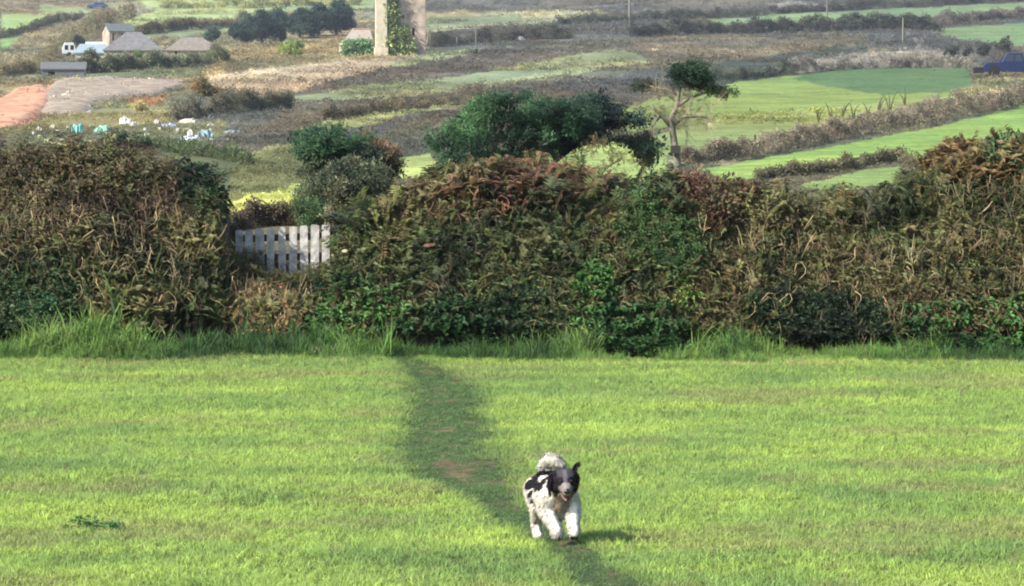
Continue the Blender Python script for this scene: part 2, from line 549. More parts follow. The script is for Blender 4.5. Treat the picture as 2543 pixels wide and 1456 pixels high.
# colour of each piece of land, outlines as noted from the photograph
LAND = [
    ((150, 141, 106), [(0, 0), (930, 0), (930, 150), (500, 200), (0, 330)]),
    ((139, 128, 103), [(0, 0), (250, 0), (250, 20), (0, 20)]),
    ((168, 182, 120), [(330, 0), (930, 0), (930, 22), (600, 26), (380, 24)]),
    ((176, 186, 120), [(300, 56), (390, 26), (630, 24), (640, 40), (440, 66), (335, 80)]),
    ((163, 188, 118), [(0, 34), (130, 39), (125, 55), (60, 78), (0, 86)]),
    ((140, 175, 108), [(0, 97), (50, 88), (26, 117), (0, 132)]),
    ((160, 178, 122), [(100, 12), (235, 22), (215, 36), (100, 36)]),
    ((148, 160, 110), [(335, 84), (640, 66), (640, 80), (345, 98)]),
    ((122, 122, 88), [(330, 68), (450, 66), (640, 50), (640, 66), (335, 86)]),
    ((120, 122, 86), [(30, 160), (250, 140), (540, 135), (560, 190), (300, 200), (100, 200)]),
    ((168, 152, 108), [(540, 130), (620, 110), (850, 88), (930, 130), (1050, 138), (860, 160), (520, 200), (500, 200)]),
    ((128, 120, 84), [(560, 150), (700, 140), (850, 142), (700, 165), (560, 185)]),
    ((176, 160, 132), [(515, 192), (700, 172), (860, 154), (1100, 136), (1160, 125), (1000, 172), (860, 202), (680, 238), (560, 240), (520, 215)]),
    ((206, 190, 158), [(515, 188), (700, 168), (860, 150), (860, 155), (700, 176), (540, 206)]),
    ((100, 95, 82), [(700, 240), (900, 182), (1080, 150), (1190, 122), (1350, 118), (1640, 110), (1640, 150), (1300, 178), (1000, 205), (880, 220), (760, 246)]),
    ((143, 150, 110), [(1000, 150), (1120, 130), (1200, 112), (1210, 118), (1100, 150), (960, 170)]),
    ((136, 145, 105), [(700, 246), (900, 215), (1100, 195), (1250, 170), (1450, 133), (1560, 125), (1620, 152), (1400, 182), (1150, 217), (960, 245), (790, 257)]),
    ((168, 168, 122), [(840, 242), (1100, 222), (1300, 190), (1560, 150), (1640, 152), (1330, 200), (1100, 232), (850, 252)]),
    ((112, 104, 84), [(430, 300), (560, 240), (700, 256), (950, 249), (1200, 226), (1500, 182), (1640, 178), (1660, 235), (1540, 270), (1300, 240), (1100, 256), (950, 285), (800, 300), (740, 330), (600, 392), (470, 350)]),
    ((104, 104, 92), [(480, 245), (560, 238), (700, 250), (680, 300), (600, 330), (480, 330), (440, 280)]),
    ((96, 92, 82), [(1540, 262), (1350, 215), (1640, 170), (1960, 150), (1900, 190), (1640, 238)]),
    ((158, 165, 112), [(740, 325), (820, 300), (1000, 267), (1250, 235), (1240, 250), (1100, 266), (950, 300), (850, 326), (760, 346)]),
    ((98, 98, 90), [(830, 330), (950, 303), (1110, 270), (1170, 270), (1080, 340), (960, 380), (860, 350)]),
    ((112, 106, 82), [(900, 345), (1150, 260), (1300, 240), (1540, 262), (1500, 330), (1100, 400), (950, 400)]),
    ((128, 130, 82), [(575, 400), (760, 345), (880, 340), (1000, 390), (1000, 440), (740, 470), (560, 500)]),
    ((165, 160, 118), [(590, 386), (700, 362), (850, 318), (850, 324), (700, 370), (600, 394)]),
    ((104, 112, 78), [(430, 340), (600, 390), (590, 400), (560, 500), (430, 480), (400, 360)]),
    ((200, 206, 114), [(570, 500), (735, 462), (860, 470), (860, 535), (570, 535)]),
    ((206, 212, 120), [(960, 395), (1070, 380), (1100, 440), (960, 445)]),
    ((176, 186, 100), [(1300, 368), (1400, 362), (1640, 345), (1680, 500), (1440, 480), (1300, 405)]),
    ((138, 160, 84), [(1530, 275), (1640, 242), (1800, 208), (1960, 188), (2410, 190), (2430, 235), (2080, 268), (1800, 300), (1560, 330)]),
    ((98, 128, 78), [(1960, 194), (2050, 172), (2410, 168), (2420, 225), (2200, 236), (2060, 215)]),  # shade in the dip of this field, painted as a darker green
    ((142, 138, 96), [(2390, 215), (2430, 200), (2542, 196), (2700, 200), (2700, 245), (2360, 240)]),
    ((158, 170, 98), [(1600, 345), (1800, 285), (2060, 268), (2360, 238), (2560, 226), (2700, 240), (2560, 255), (2300, 295), (2000, 345), (1700, 410), (1600, 400)]),
    ((164, 150, 118), [(1640, 400), (1850, 350), (2060, 310), (2260, 265), (2540, 215), (2560, 245), (2260, 305), (1990, 360), (1800, 410)]),
    ((146, 174, 86), [(1740, 420), (1900, 392), (2300, 320), (2542, 262), (2700, 240), (2700, 330), (2380, 352), (2250, 412), (2000, 438), (1800, 450)]),
    ((166, 186, 92), [(1780, 414), (1950, 395), (2150, 380), (2100, 410), (1900, 432), (1780, 440)]),
    ((112, 106, 78), [(1900, 440), (2080, 415), (2170, 398), (2240, 395), (2290, 420), (2100, 440), (1900, 500)]),
    ((140, 164, 92), [(1980, 460), (2130, 424), (2240, 412), (2230, 450), (2080, 480)]),
    ((108, 102, 88), [(1052, 0), (1560, 0), (1900, 0), (1560, 35), (1500, 30), (1052, 28)]),
    ((172, 170, 130), [(1052, 30), (1300, 27), (1510, 30), (1410, 47), (1350, 64), (1180, 70), (1060, 82)]),
    ((140, 148, 110), [(1060, 40), (1300, 34), (1290, 54), (1060, 70)]),
    ((94, 92, 80), [(1060, 82), (1200, 72), (1340, 64), (1560, 50), (1770, 62), (1640, 96), (1400, 112), (1180, 118), (1080, 122)]),
    ((100, 96, 84), [(1500, 30), (1560, 10), (2060, 0), (2542, -30), (2700, -30), (2700, 4), (2542, 8), (2058, 30), (1765, 48), (1560, 60)]),
    ((152, 146, 134), [(1905, 14), (1960, 3), (2040, 12), (2055, 22), (1930, 24)]),
    ((130, 156, 106), [(1600, 72), (1765, 48), (2058, 29), (2542, 6), (2700, 0), (2700, 12), (2483, 31), (2140, 53), (1765, 61)]),
    ((98, 96, 84), [(1640, 100), (1765, 62), (2140, 54), (2330, 40), (2560, 20), (2700, 20), (2700, 60), (2542, 58), (2330, 70), (2150, 80), (1900, 90)]),
    ((126, 116, 92), [(1560, 110), (1640, 90), (1900, 86), (2150, 82), (2120, 112), (1930, 140), (1765, 155), (1620, 150)]),
    ((122, 148, 98), [(2327, 70), (2542, 56), (2700, 50), (2700, 118), (2542, 116), (2467, 109), (2345, 90)]),
    ((104, 102, 92), [(2150, 68), (2327, 66), (2345, 90), (2467, 109), (2542, 118), (2700, 120), (2700, 160), (2400, 165), (2300, 130), (2150, 118)]),
    ((86, 92, 78), [(1765, 158), (2140, 109), (2160, 126), (2060, 146), (1960, 182), (1765, 210)]),
    ((150, 144, 130), [(1950, 158), (2150, 130), (2300, 122), (2400, 140), (2440, 168), (2140, 170), (1968, 182)]),
    ((158, 152, 138), [(2246, 76), (2256, 76), (2300, 128), (2285, 128)]),
    ((150, 140, 92), [(90, 300), (330, 255), (420, 260), (430, 300), (330, 310), (100, 340), (0, 345), (0, 312)]),
    ((196, 172, 156), [(105, 229), (166, 197), (260, 192), (442, 203), (455, 216), (390, 234), (234, 250), (213, 280), (108, 285)]),
    ((176, 168, 130), [(180, 192), (270, 188), (300, 196), (200, 212), (160, 210)]),
    ((226, 152, 108), [(0, 255), (34, 226), (104, 216), (128, 234), (104, 276), (78, 302), (47, 314), (0, 312), (-300, 330), (-300, 260)]),
    ((168, 122, 80), [(320, 246), (420, 236), (405, 262), (330, 262)]),
    ((122, 120, 86), [(40, 330), (560, 300), (560, 345), (200, 390), (0, 400)]),
]


def land_colour(px, py, x, D):
    jx = (fbm(px / 9, py / 4, 3) - 0.5) * 9
    jy = (fbm(px / 14 + 40, py / 3 + 12, 3) - 0.5) * 3.6
    qx = px + jx; qy = py + jy
    c = np.zeros(px.shape + (3,)); c[:] = alb((116, 112, 84))
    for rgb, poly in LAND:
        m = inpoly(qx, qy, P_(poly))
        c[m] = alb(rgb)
    gr = c[:, :, 1] / c[:, :, 0] > 1.3
    k = fbm(x / 11 + 31, D / 34 + 7, 5) - .5; k2 = fbm(x / 3.5 + 1, D / 9 + 70, 3) - .5
    f = np.exp(np.where(gr, k * .55 + k2 * .25, k * 1.2 + k2 * .6))
    warm = (fbm(x / 16 + 90, D / 40, 3) - .5) * np.where(gr, .3, .45)
    c = c * f[..., None] * np.stack([1 + warm, 1 + 0 * warm, 1 - warm], -1)
    return c


cols_px = np.concatenate([np.linspace(-900, -60, 40), np.arange(-56, 1080, 2.0), np.linspace(1084, 1924, 40)])
rows_d = np.concatenate([np.linspace(47.2, 60, 14)[:-1], np.exp(np.linspace(math.log(60), math.log(1150), 430)), np.exp(np.linspace(math.log(1170), math.log(2550), 30))])
gx, gd = np.meshgrid((cols_px - 512) / FPX, rows_d)
X = gx * gd * 1.0; Dg = gd
Z = TZ(X, Dg)
Z[rows_d < 60] = TZ(X[rows_d < 60], Dg[rows_d < 60])
ppx, ppy = project(X, Dg, Z)
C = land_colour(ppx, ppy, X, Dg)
nr, nc = X.shape
idx = np.arange(nr * nc).reshape(nr, nc)
quads = np.stack([idx[:-1, :-1], idx[:-1, 1:], idx[1:, 1:], idx[1:, :-1]], -1).reshape(-1, 4)


def grid_mesh(name, V, quads, mat, col=None, smooth=True):
    me = bpy.data.meshes.new(name)
    me.vertices.add(len(V)); me.vertices.foreach_set('co', np.asarray(V, np.float32).ravel())
    me.loops.add(quads.size); me.loops.foreach_set('vertex_index', quads.astype(np.int32).ravel())
    me.polygons.add(len(quads))
    me.polygons.foreach_set('loop_start', (np.arange(len(quads)) * 4).astype(np.int32))
    me.update(calc_edges=True)
    if smooth: me.polygons.foreach_set('use_smooth', np.ones(len(quads), bool))
    me.materials.append(mat)
    if col is not None:
        a = me.attributes.new('col', 'FLOAT_COLOR', 'POINT'); c = np.ones((len(V), 4), np.float32); c[:, :3] = col
        a.data.foreach_set('color', c.ravel())
    me.validate()
    return me


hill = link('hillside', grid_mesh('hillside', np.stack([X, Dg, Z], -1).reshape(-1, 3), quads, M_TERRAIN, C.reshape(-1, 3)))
tag(hill, kind='structure')

# ------------------------------------------------------------------ the near field
PATH = [(352, 338), (395, 356), (428, 370), (447, 392), (445, 420), (443, 448), (462, 474), (495, 500), (532, 525), (572, 553), (616, 588), (680, 640), (760, 720)]


def flat(px, py):
    dx, dy, dz = ray(px, py); t = -CAMZ / dz
    return dx * t, dy * t


_pp = [flat(*p) for p in PATH]
_px = np.array([p[0] for p in _pp])[::-1]; _pd = np.array([p[1] for p in _pp])[::-1]
_pw = np.array([0.12, 0.18, 0.24, 0.32, 0.38, 0.42, 0.30, 0.20, 0.16, 0.15, 0.18, 0.22, 0.26])[::-1]


def path_dist(x, D):
    c = np.interp(D, _pd, _px); w = np.interp(D, _pd, _pw)
    return np.abs(x - c) / w


def FZ(x, D):
    return (fbm(x * 0.5 + 8, D * 0.5, 3) - 0.5) * 0.10 + (fbm(x * 3, D * 3, 2) - 0.5) * 0.02


fx = np.linspace(-11, 11, 221); fd = np.linspace(14, 47.6, 330)
FXg, FDg = np.meshgrid(fx, fd)
FZg = FZ(FXg, FDg)
FZg = FZg * np.clip((47.2 - FDg) / 1.0, 0, 1) - 0.02


def lawn_tone(x, D):
    """0 dull .. 1 bright, in broad mown swathes across the field"""
    a = fbm(x * 0.3 + 2, D * 0.6 + 4, 4)
    b = fbm(x * 1.1 + 30, D * 1.6 + 9, 3)
    return np.clip((0.45 * a + 0.55 * b - 0.30) / 0.42, 0, 1)


def lawn_colour(x, D):
    t = lawn_tone(x, D)[..., None]
    c = alb((120, 150, 80)) * (1 - t) + alb((168, 192, 88)) * t
    br = np.clip((fbm(x * 0.9 + 70, D * 1.3 + 31, 4) - 0.56) / 0.08, 0, 1)[..., None]
    c = c * (1 - 0.55 * br) + alb((146, 146, 92)) * 0.55 * br
    return c


fc = lawn_colour(FXg, FDg) * 0.55
soil = alb((104, 92, 66))
fc = fc * 0.75 + soil * 0.25
fi = np.arange(FXg.size).reshape(FXg.shape)
fq = np.stack([fi[:-1, :-1], fi[:-1, 1:], fi[1:, 1:], fi[1:, :-1]], -1).reshape(-1, 4)
fld = link('ground', grid_mesh('ground', np.stack([FXg, FDg, FZg], -1).reshape(-1, 3), fq, M_FIELD, fc.reshape(-1, 3)))
tag(fld, kind='structure')
# wide sheets carrying the land on past the picture
mb = MB()
for (x0, x1, y0, y1, z) in ((-60, -10.9, -20, 48, -0.03), (10.9, 60, -20, 48, -0.03), (-10.9, 10.9, -20, 14.05, -0.03)):
    mb.add([(x0, y0, z), (x1, y0, z), (x1, y1, z), (x0, y1, z)], [(0, 1, 2, 3)])
me = mesh_data('pasture', mb.V, mb.F, M_FIELD, vcol=np.tile(alb((120, 155, 70)) * 0.9, (12, 1)))
tag(link('pasture', me), kind='structure')

# worn path: a slightly sunk sheet of soil with broken edge, above the ground sheet
pd = np.linspace(22, 45.5, 260); pu = np.linspace(-1, 1, 15)
PU, PD = np.meshgrid(pu, pd)
cx = np.interp(PD, _pd, _px); cw = np.interp(PD, _pd, _pw)
edge = 1 + (fbm(PD * 1.7, PU * 0 + np.sign(PU) * 5, 3) - 0.5) * 0.7
PX = cx + PU * cw * 1.15 * edge
PZ = FZ(PX, PD) - 0.02 + 0.005
mud = np.clip((fbm(PX * 5.2 + 3, PD * 2.6 + 8, 4) - 0.52) / 0.25, 0, 1)[..., None]
pc = (alb((74, 92, 54)) * (1 - mud) + alb((124, 106, 78)) * mud)
pi_ = np.arange(PX.size).reshape(PX.shape)
pq = np.stack([pi_[:-1, :-1], pi_[:-1, 1:], pi_[1:, 1:], pi_[1:, :-1]], -1).reshape(-1, 4)
pth = link('path', grid_mesh('path', np.stack([PX, PD, PZ], -1).reshape(-1, 3), pq, M_FIELD, pc.reshape(-1, 3)))
tag(pth, kind='structure')

# lawn grass
def lawn():
    N = 128000
    D = np.sqrt(RNG.random(N) * (44.4 ** 2 - 20.0 ** 2) + 20.0 ** 2)
    x = (RNG.random(N) * 2 - 1) * (D * 0.1317 + 1.9)
    pdist = path_dist(x, D) + (fbm(x * 3, D * 2, 3) - 0.5) * 1.3
    on = pdist < 1.0
    mudm = fbm(x * 5.2 + 3, D * 2.6 + 8, 4)
    keep = ~on | (RNG.random(N) < np.where(mudm > 0.58, 0.25, 0.75))
    x = x[keep]; D = D[keep]; on = on[keep]; pdist = pdist[keep]; N = len(x)
    z = FZ(x, D) - 0.02
    c = 1.58 * lawn_colour(x, D) * np.exp(RNG.normal(0, 0.17, N))[:, None]
    dry = RNG.random(N) < 0.05
    c[dry] = alb((176, 172, 118)) * RNG.uniform(0.7, 1.1, (dry.sum(), 1))
    dk = np.clip((1.6 - pdist) / .9, 0, 1)[:, None]
    c = c * (1 - dk) + dk * 1.45 * (alb((96, 122, 68)) * np.exp(RNG.normal(0, 0.2, N))[:, None])
    hgt = 0.046 * np.exp(RNG.normal(0, 0.25, N)) * (0.75 + 0.6 * fbm(x * 1.2, D * 1.2 + 50, 3))
    hgt = np.where(on, hgt * 0.5, hgt)
    s = np.stack([hgt * 0 + 0.075, hgt * 0 + 0.075, hgt], 1)
    dirs = np.stack([RNG.normal(0, .16, N) + 0.05, RNG.normal(0, .16, N), np.ones(N)], 1)
    o = scatter('grass', np.stack([x, D, z], 1), dirs, s, c, A_LAWN)
    tag(o, 'short sunlit grass covering the near field', 'grass')


lawn()


def strip_grass(name, label, n, drange, xr, h, cols, rowjit=0.5, meshes=None, wid=None):
    D = RNG.uniform(drange[0], drange[1], n)
    x = RNG.uniform(xr[0], xr[1], n)
    D = D + (fbm(x * 0.7, D * 0 + 3, 3) - 0.5) * rowjit * 2
    z = FZ(x, D) - 0.02
    P = np.stack([x, D, z], 1)
    c = palette(n, cols, P, 0.9) * 1.4
    hh = h * np.exp(RNG.normal(0, 0.3, n)) * (0.1 + 3.2 * fbm(x * 1.5, D * 1.6, 4) ** 2.4)
    if drange[1] - drange[0] > 1: hh = hh * np.clip((D - drange[0] + .1) / .9, .3, 1) * np.where(x < -1.0, 1.25, 1.0)
    s = np.stack([hh * 0.8, hh * 0.8, hh], 1)
    dirs = np.stack([RNG.normal(0.05, .2, n), RNG.normal(-0.1, .2, n), np.ones(n)], 1)
    o = scatter(name, P, dirs, s, c, meshes or A_LONG)
    tag(o, label, 'grass')
    return o


strip_grass('long_grass', 'long lush green grass along the foot of the hedge', 15000, (43.3, 45.2), (-8, 8), 0.15,
            [(60, 92, 44), (78, 116, 54), (104, 140, 64), (128, 160, 78)])
strip_grass('dry_grass', 'pale dry strip of cut grass lying at the field edge', 1500, (42.85, 43.15), (-8, 8), 0.07,
            [(150, 168, 84), (200, 196, 120), (214, 205, 140)], 0.12)

# ------------------------------------------------------------------ hedge bank
TOP = [(-260, 128), (-60, 130), (0, 133), (40, 146), (72, 141), (120, 145), (160, 149), (193, 157), (216, 170), (222, 195), (228, 226), (242, 230), (258, 240), (278, 252), (300, 254), (328, 248),
       (336, 240), (339, 214), (350, 202), (380, 190), (400, 176), (440, 166), (480, 160), (560, 164), (600, 170), (640, 166), (680, 168), (720, 172), (760, 182), (800, 186),
       (850, 186), (900, 182), (925, 168), (960, 148), (1000, 136), (1024, 130), (1100, 126), (1300, 130)]
_tx = np.array([(p[0] - 512) / FPX * 45.6 for p in TOP]); _tz = np.array([CAMZ - (p[1] - 76) / FPX * 45.6 for p in TOP])
B0, B1 = 44.75, 48.4


def HZ(x, D):
    top = np.interp(x, _tx, _tz) - 0.36
    top = top + (fbm(x * 2.6 + 4, x * 0 + 2, 4) - 0.5) * 0.34
    t = np.clip((D - B0) / 1.05, 0, 1)
    up = np.sin(t * math.pi / 2) ** 0.75
    dn = np.clip((B1 - D) / 1.2, 0, 1); dn = dn * dn * (3 - 2 * dn)
    z = top * up * dn
    bump = (fbm(x * 1.5 + 11, D * 1.5 + 3, 3) - 0.5) * 0.60 * np.sin(np.clip(t, 0, 1) * math.pi * 0.8) * dn
    return z + bump - 0.05


M_BANK = mat_plain('bank_earth', (58, 48, 36), 1.0, 0.4, 5, bump=0.8)
hx = np.linspace(-9.5, 9.5, 380); hd = np.linspace(B0 - 0.05, B1 + 0.05, 60)
HX, HD = np.meshgrid(hx, hd)
HXZ = HZ(HX, HD)
hi_ = np.arange(HX.size).reshape(HX.shape)
hq = np.stack([hi_[:-1, :-1], hi_[:-1, 1:], hi_[1:, 1:], hi_[1:, :-1]], -1).reshape(-1, 4)
bank = link('hedge_bank', grid_mesh('hedge_bank', np.stack([HX, HD, HXZ], -1).reshape(-1, 3), hq, M_BANK))
tag(bank, kind='structure')

_hm = np.linspace(B0 - 0.4, B1, 90)


def bank_hit(px, py):
    px = np.atleast_1d(px); py = np.atleast_1d(py)
    dx, dy, dz = ray(px, py)
    t = _hm[None, :] / dy[:, None]
    x = dx[:, None] * t; z = CAMZ + dz[:, None] * t
    h = HZ(x, np.broadcast_to(_hm[None, :], x.shape))
    hit = z <= np.maximum(h, 0)
    k = np.argmax(hit, 1); ok = hit.any(1)
    D = _hm[k]; r = np.arange(len(k))
    X_ = x[r, k]
    return np.stack([X_, D, np.maximum(HZ(X_, D), 0)], 1), ok


def bank_normal(P):
    e = 0.05
    nx = -(HZ(P[:, 0] + e, P[:, 1]) - HZ(P[:, 0] - e, P[:, 1])) / (2 * e)
    ny = -(HZ(P[:, 0], P[:, 1] + e) - HZ(P[:, 0], P[:, 1] - e)) / (2 * e)
    n = np.stack([nx, ny, np.ones(len(P))], 1)
    return n / np.linalg.norm(n, axis=1, keepdims=True)


def poly_sample(poly, n):
    xs = [p[0] for p in poly]; ys = [p[1] for p in poly]
    out = []
    tot = 0
    while tot < n:
        a = RNG.uniform(min(xs), max(xs), n * 2); b = RNG.uniform(min(ys), max(ys), n * 2)
        m = inpoly(a + (fbm(a / 8, b / 8, 2) - .5) * 14, b + (fbm(a / 8 + 50, b / 8, 2) - .5) * 12, poly)
        out.append(np.stack([a[m], b[m]], 1)); tot += m.sum()
    return np.concatenate(out)[:n]


HB = 1.5


def plant(name, label, cat, poly, layers, group=None):
    """a plant growing on the bank within an outline; layers: (part, assets, count, size, colours, upness, jitter)"""
    q0 = poly_sample(poly, 60)
    P0, ok = bank_hit(q0[:, 0], q0[:, 1])
    c = P0[ok].mean(0) if ok.any() else P0.mean(0)
    root = empty(name, (float(c[0]), float(c[1]), float(max(0, P0[:, 2].min()))))
    tag(root, label, cat, group)
    for part, assets, n, size, cols, up, sj in layers:
        if assets is A_CLUMP: assets = A_CLUMP + A_SPRAY + A_SPRAY[:2]; sj = .45
        if part == 'foliage':
            n = int(n * 3.4); size *= 0.54
        else:
            n = int(n * 1.3); size *= 0.56; assets = assets + A_BRIAR
        q = poly_sample(poly, n)
        P, ok = bank_hit(q[:, 0], q[:, 1])
        P = P[ok]; n2 = len(P)
        if n2 == 0: continue
        nr_ = bank_normal(P)
        P = P - nr_ * (RNG.uniform(-0.15, 0.05, (n2, 1)) if cat in ('bush', 'shrub', 'plant', 'nettles', 'bramble') else RNG.uniform(-0.05, 0.10, (n2, 1)))
        d = nr_ * (1 - up) + np.array([[0, 0, 1.0]]) * up + RNG.normal(0, 0.26, (n2, 3)) + np.array([[0, 0, .35]])
        d[:, 1] -= 0.15
        s = size * np.clip(np.exp(RNG.normal(0, sj, n2)), .5, 1.45)
        gapx = (P[:, 0] > -3.45) & (P[:, 0] < -2.02)
        s = np.where(gapx & (P[:, 2] > .45), s * .65, s)
        hi_top = ~gapx & (P[:, 2] > np.interp(P[:, 0], _tx, _tz) - .6)
        if part == 'foliage' and cat not in ('nettles', 'plant'): s = np.where(hi_top, s * RNG.uniform(.75, 1.75, n2), s)
        if part == 'stem': s = np.where(P[:, 2] > np.interp(P[:, 0], _tx, _tz) - .6, s * .75, s)
        scatter(part, P, d, s, palette(n2, cols, P, 1.6) * HB, assets, root)
    return root


BROWN = [(54, 46, 34), (84, 72, 52), (110, 90, 66), (92, 98, 58), (122, 112, 80)]
OLIVE = [(50, 58, 34), (72, 84, 46), (100, 108, 62), (108, 94, 60), (122, 124, 76)]
GREEN = [(36, 62, 30), (54, 92, 40), (78, 118, 54), (96, 140, 64)]
DARKG = [(26, 42, 26), (40, 64, 36), (56, 84, 48), (74, 96, 54), (84, 88, 54)]
TAN = [(118, 92, 64), (150, 118, 84), (176, 146, 106), (134, 120, 78)]
RED = [(72, 50, 38), (98, 66, 50), (112, 82, 60), (88, 80, 52)]
STEM = [(128, 112, 82), (164, 146, 110), (110, 90, 64)]

# overall hedge growth, in lengths of different character
plant('bramble_thicket', 'tall dark brown bramble thicket left of the picket fence', 'hedge',
      [(-60, 120), (0, 132), (120, 143), (190, 155), (208, 185), (214, 236), (120, 262), (-60, 275)],
      [('foliage', A_SPRAY, 2600, 0.34, BROWN, 0.35, .3), ('foliage', A_FINE, 1500, 0.24, OLIVE, 0.3, .3), ('stem', A_TWIG, 900, 0.5, [(84, 68, 54), (120, 100, 80), (62, 48, 40)], 0.6, .3)])
plant('ivy_bush', 'dark green ivy covered bush at the left end of the picket fence', 'bush',
      [(172, 158), (198, 160), (210, 174), (216, 200), (216, 232), (200, 236), (182, 205)],
      [('foliage', A_CLUMP, 420, 0.26, DARKG + [(66, 76, 48)], 0.3, .3), ('foliage', A_SPRAY, 260, 0.34, DARKG + [(84, 84, 56)], 0.4, .3)])
plant('bracken_bed', 'olive bracken with pale stems below the dark thicket', 'bracken',
      [(-60, 250), (120, 232), (205, 238), (246, 262), (285, 278), (325, 276), (310, 325), (230, 335), (90, 335), (80, 290), (-60, 300)],
      [('foliage', A_FROND, 2100, 0.42, OLIVE, 0.45, .3), ('foliage', A_SPRAY, 500, 0.3, OLIVE + [(138, 108, 78)], .4, .3),
       ('stem', A_STALK, 620, 0.62, STEM, 0.8, .3)])
plant('elder_bush', 'low dark green bush at the far left foot of the hedge', 'bush',
      [(-60, 270), (20, 268), (62, 282), (84, 312), (74, 345), (-60, 356)],
      [('foliage', A_CLUMP, 1200, 0.27, DARKG + [(70, 110, 72)], 0.35, .3)])
plant('dry_bracken', 'tan dead bracken patch at the hedge foot below the picket fence', 'bracken',
      [(232, 290), (290, 294), (298, 330), (292, 347), (245, 346), (222, 310)],
      [('stem', A_STALK, 420, 0.46, TAN, 0.75, .25), ('foliage', A_FROND, 420, 0.34, TAN, 0.5, .3)])
plant('mixed_hedge', 'broad mixed hedge of bramble and bracken right of the picket fence', 'hedge',
      [(330, 205), (380, 186), (440, 170), (640, 170), (700, 230), (700, 352), (330, 352), (305, 292), (338, 272)],
      [('foliage', A_FROND, 2300, 0.38, OLIVE, 0.4, .3), ('foliage', A_SPRAY, 2600, 0.31, [(48, 60, 36), (72, 92, 52), (92, 106, 62), (96, 84, 56)], 0.35, .3),
       ('stem', A_TWIG, 900, 0.42, [(94, 78, 58), (130, 112, 84)], .6, .3)])
plant('dead_bracken', 'rusty brown dead bracken along the middle hedge top', 'bracken',
      [(390, 180), (440, 158), (560, 160), (640, 165), (655, 200), (560, 218), (470, 232), (400, 222)],
      [('foliage', A_FROND, 1500, 0.36, [(88, 66, 50), (122, 92, 68), (142, 112, 84), (96, 92, 60)], 0.55, .3), ('stem', A_STALK, 520, 0.5, [(128, 100, 76), (156, 128, 100), (90, 66, 50)], .8, .3)])
plant('green_bramble', 'fresh green bramble growing mid hedge beneath the bare tree', 'bramble',
      [(628, 214), (690, 222), (706, 262), (690, 292), (640, 276), (618, 245)],
      [('foliage', A_SPRAY, 330, 0.33, [(40, 62, 34), (58, 86, 44), (74, 104, 54), (84, 92, 54)], 0.4, .3)])
plant('russet_shrub', 'dark russet shrub on the hedge top right of the bare tree', 'shrub',
      [(668, 172), (700, 166), (742, 176), (756, 200), (742, 232), (700, 238), (676, 214)],
      [('foliage', A_FINE, 900, 0.26, RED, 0.35, .3), ('stem', A_TWIG, 260, 0.4, [(90, 60, 50), (120, 84, 66)], .6, .3)])
plant('holly_bush', 'small near black evergreen set into the russet hedge top', 'bush',
      [(646, 184), (662, 186), (680, 206), (676, 216), (656, 204)],
      [('foliage', A_CLUMP, 230, 0.22, [(16, 30, 26), (26, 46, 38)], 0.4, .3)])
plant('bramble_hedge', 'long olive brown bramble hedge filling the right side', 'hedge',
      [(700, 235), (756, 182), (850, 186), (905, 182), (940, 200), (1100, 190), (1100, 354), (700, 354)],
      [('foliage', A_SPRAY, 3000, 0.33, [(58, 62, 36), (82, 88, 48), (100, 106, 62), (104, 86, 58), (118, 114, 76)], 0.35, .3),
       ('foliage', A_FROND, 1900, 0.38, OLIVE, 0.4, .3), ('stem', A_STALK, 750, 0.55, STEM, .7, .35), ('stem', A_TWIG, 700, 0.45, [(104, 84, 62), (138, 118, 88)], .6, .3)])
plant('bracken_mound', 'orange tan bracken mound rising at the right edge', 'bracken',
      [(905, 182), (930, 160), (965, 140), (1020, 128), (1100, 122), (1100, 196), (940, 196)],
      [('foliage', A_FROND, 1500, 0.36, [(118, 96, 60), (140, 116, 76), (126, 118, 78), (104, 92, 60)], 0.5, .3), ('stem', A_STALK, 300, 0.4, [(150, 120, 80), (170, 142, 100)], .8, .3)])
plant('gorse_bush', 'rounded green gorse bush on the orange bracken mound', 'bush',
      [(985, 154), (1010, 146), (1100, 142), (1100, 190), (1000, 186), (978, 172)],
      [('foliage', A_FINE, 700, 0.28, [(48, 72, 42), (70, 96, 56), (92, 116, 70)], 0.4, .3)])
plant('dark_shrub', 'dark green shrub at the hedge foot in the middle', 'shrub',
      [(488, 312), (516, 300), (560, 308), (582, 326), (572, 346), (500, 342)],
      [('foliage', A_CLUMP, 520, 0.27, DARKG, 0.4, .3)])
plant('laurel_shrub', 'blackish green shrub at the hedge foot right of centre', 'shrub',
      [(745, 318), (770, 306), (850, 306), (880, 322), (890, 348), (830, 352), (760, 344)],
      [('foliage', A_CLUMP, 800, 0.26, [(26, 42, 26), (42, 66, 38), (60, 88, 50)], 0.4, .3)])
plant('dock_plant', 'bright lime leafed plant standing in dark hedge gap', 'plant',
      [(680, 302), (692, 298), (697, 312), (690, 332), (678, 330)],
      [('foliage', A_BROAD, 46, 0.26, [(112, 140, 62), (132, 156, 78)], 0.7, .2)])
plant('hogweed_plant', 'bright green broad leafed plants halfway up the hedge', 'plant',
      [(572, 284), (600, 276), (614, 286), (606, 308), (578, 304)],
      [('foliage', A_BROAD, 110, 0.27, [(60, 98, 44), (80, 122, 56)], 0.5, .2)])
plant('bramble_trail', 'low bramble spilling over the foot of the picket fence', 'bramble',
      [(234, 238), (250, 246), (266, 258), (288, 266), (334, 264), (334, 296), (236, 290)],
      [('foliage', A_SPRAY, 480, 0.36, OLIVE + [(84, 78, 56)], 0.5, .25), ('stem', A_STALK, 60, 0.4, STEM, .7, .25)])
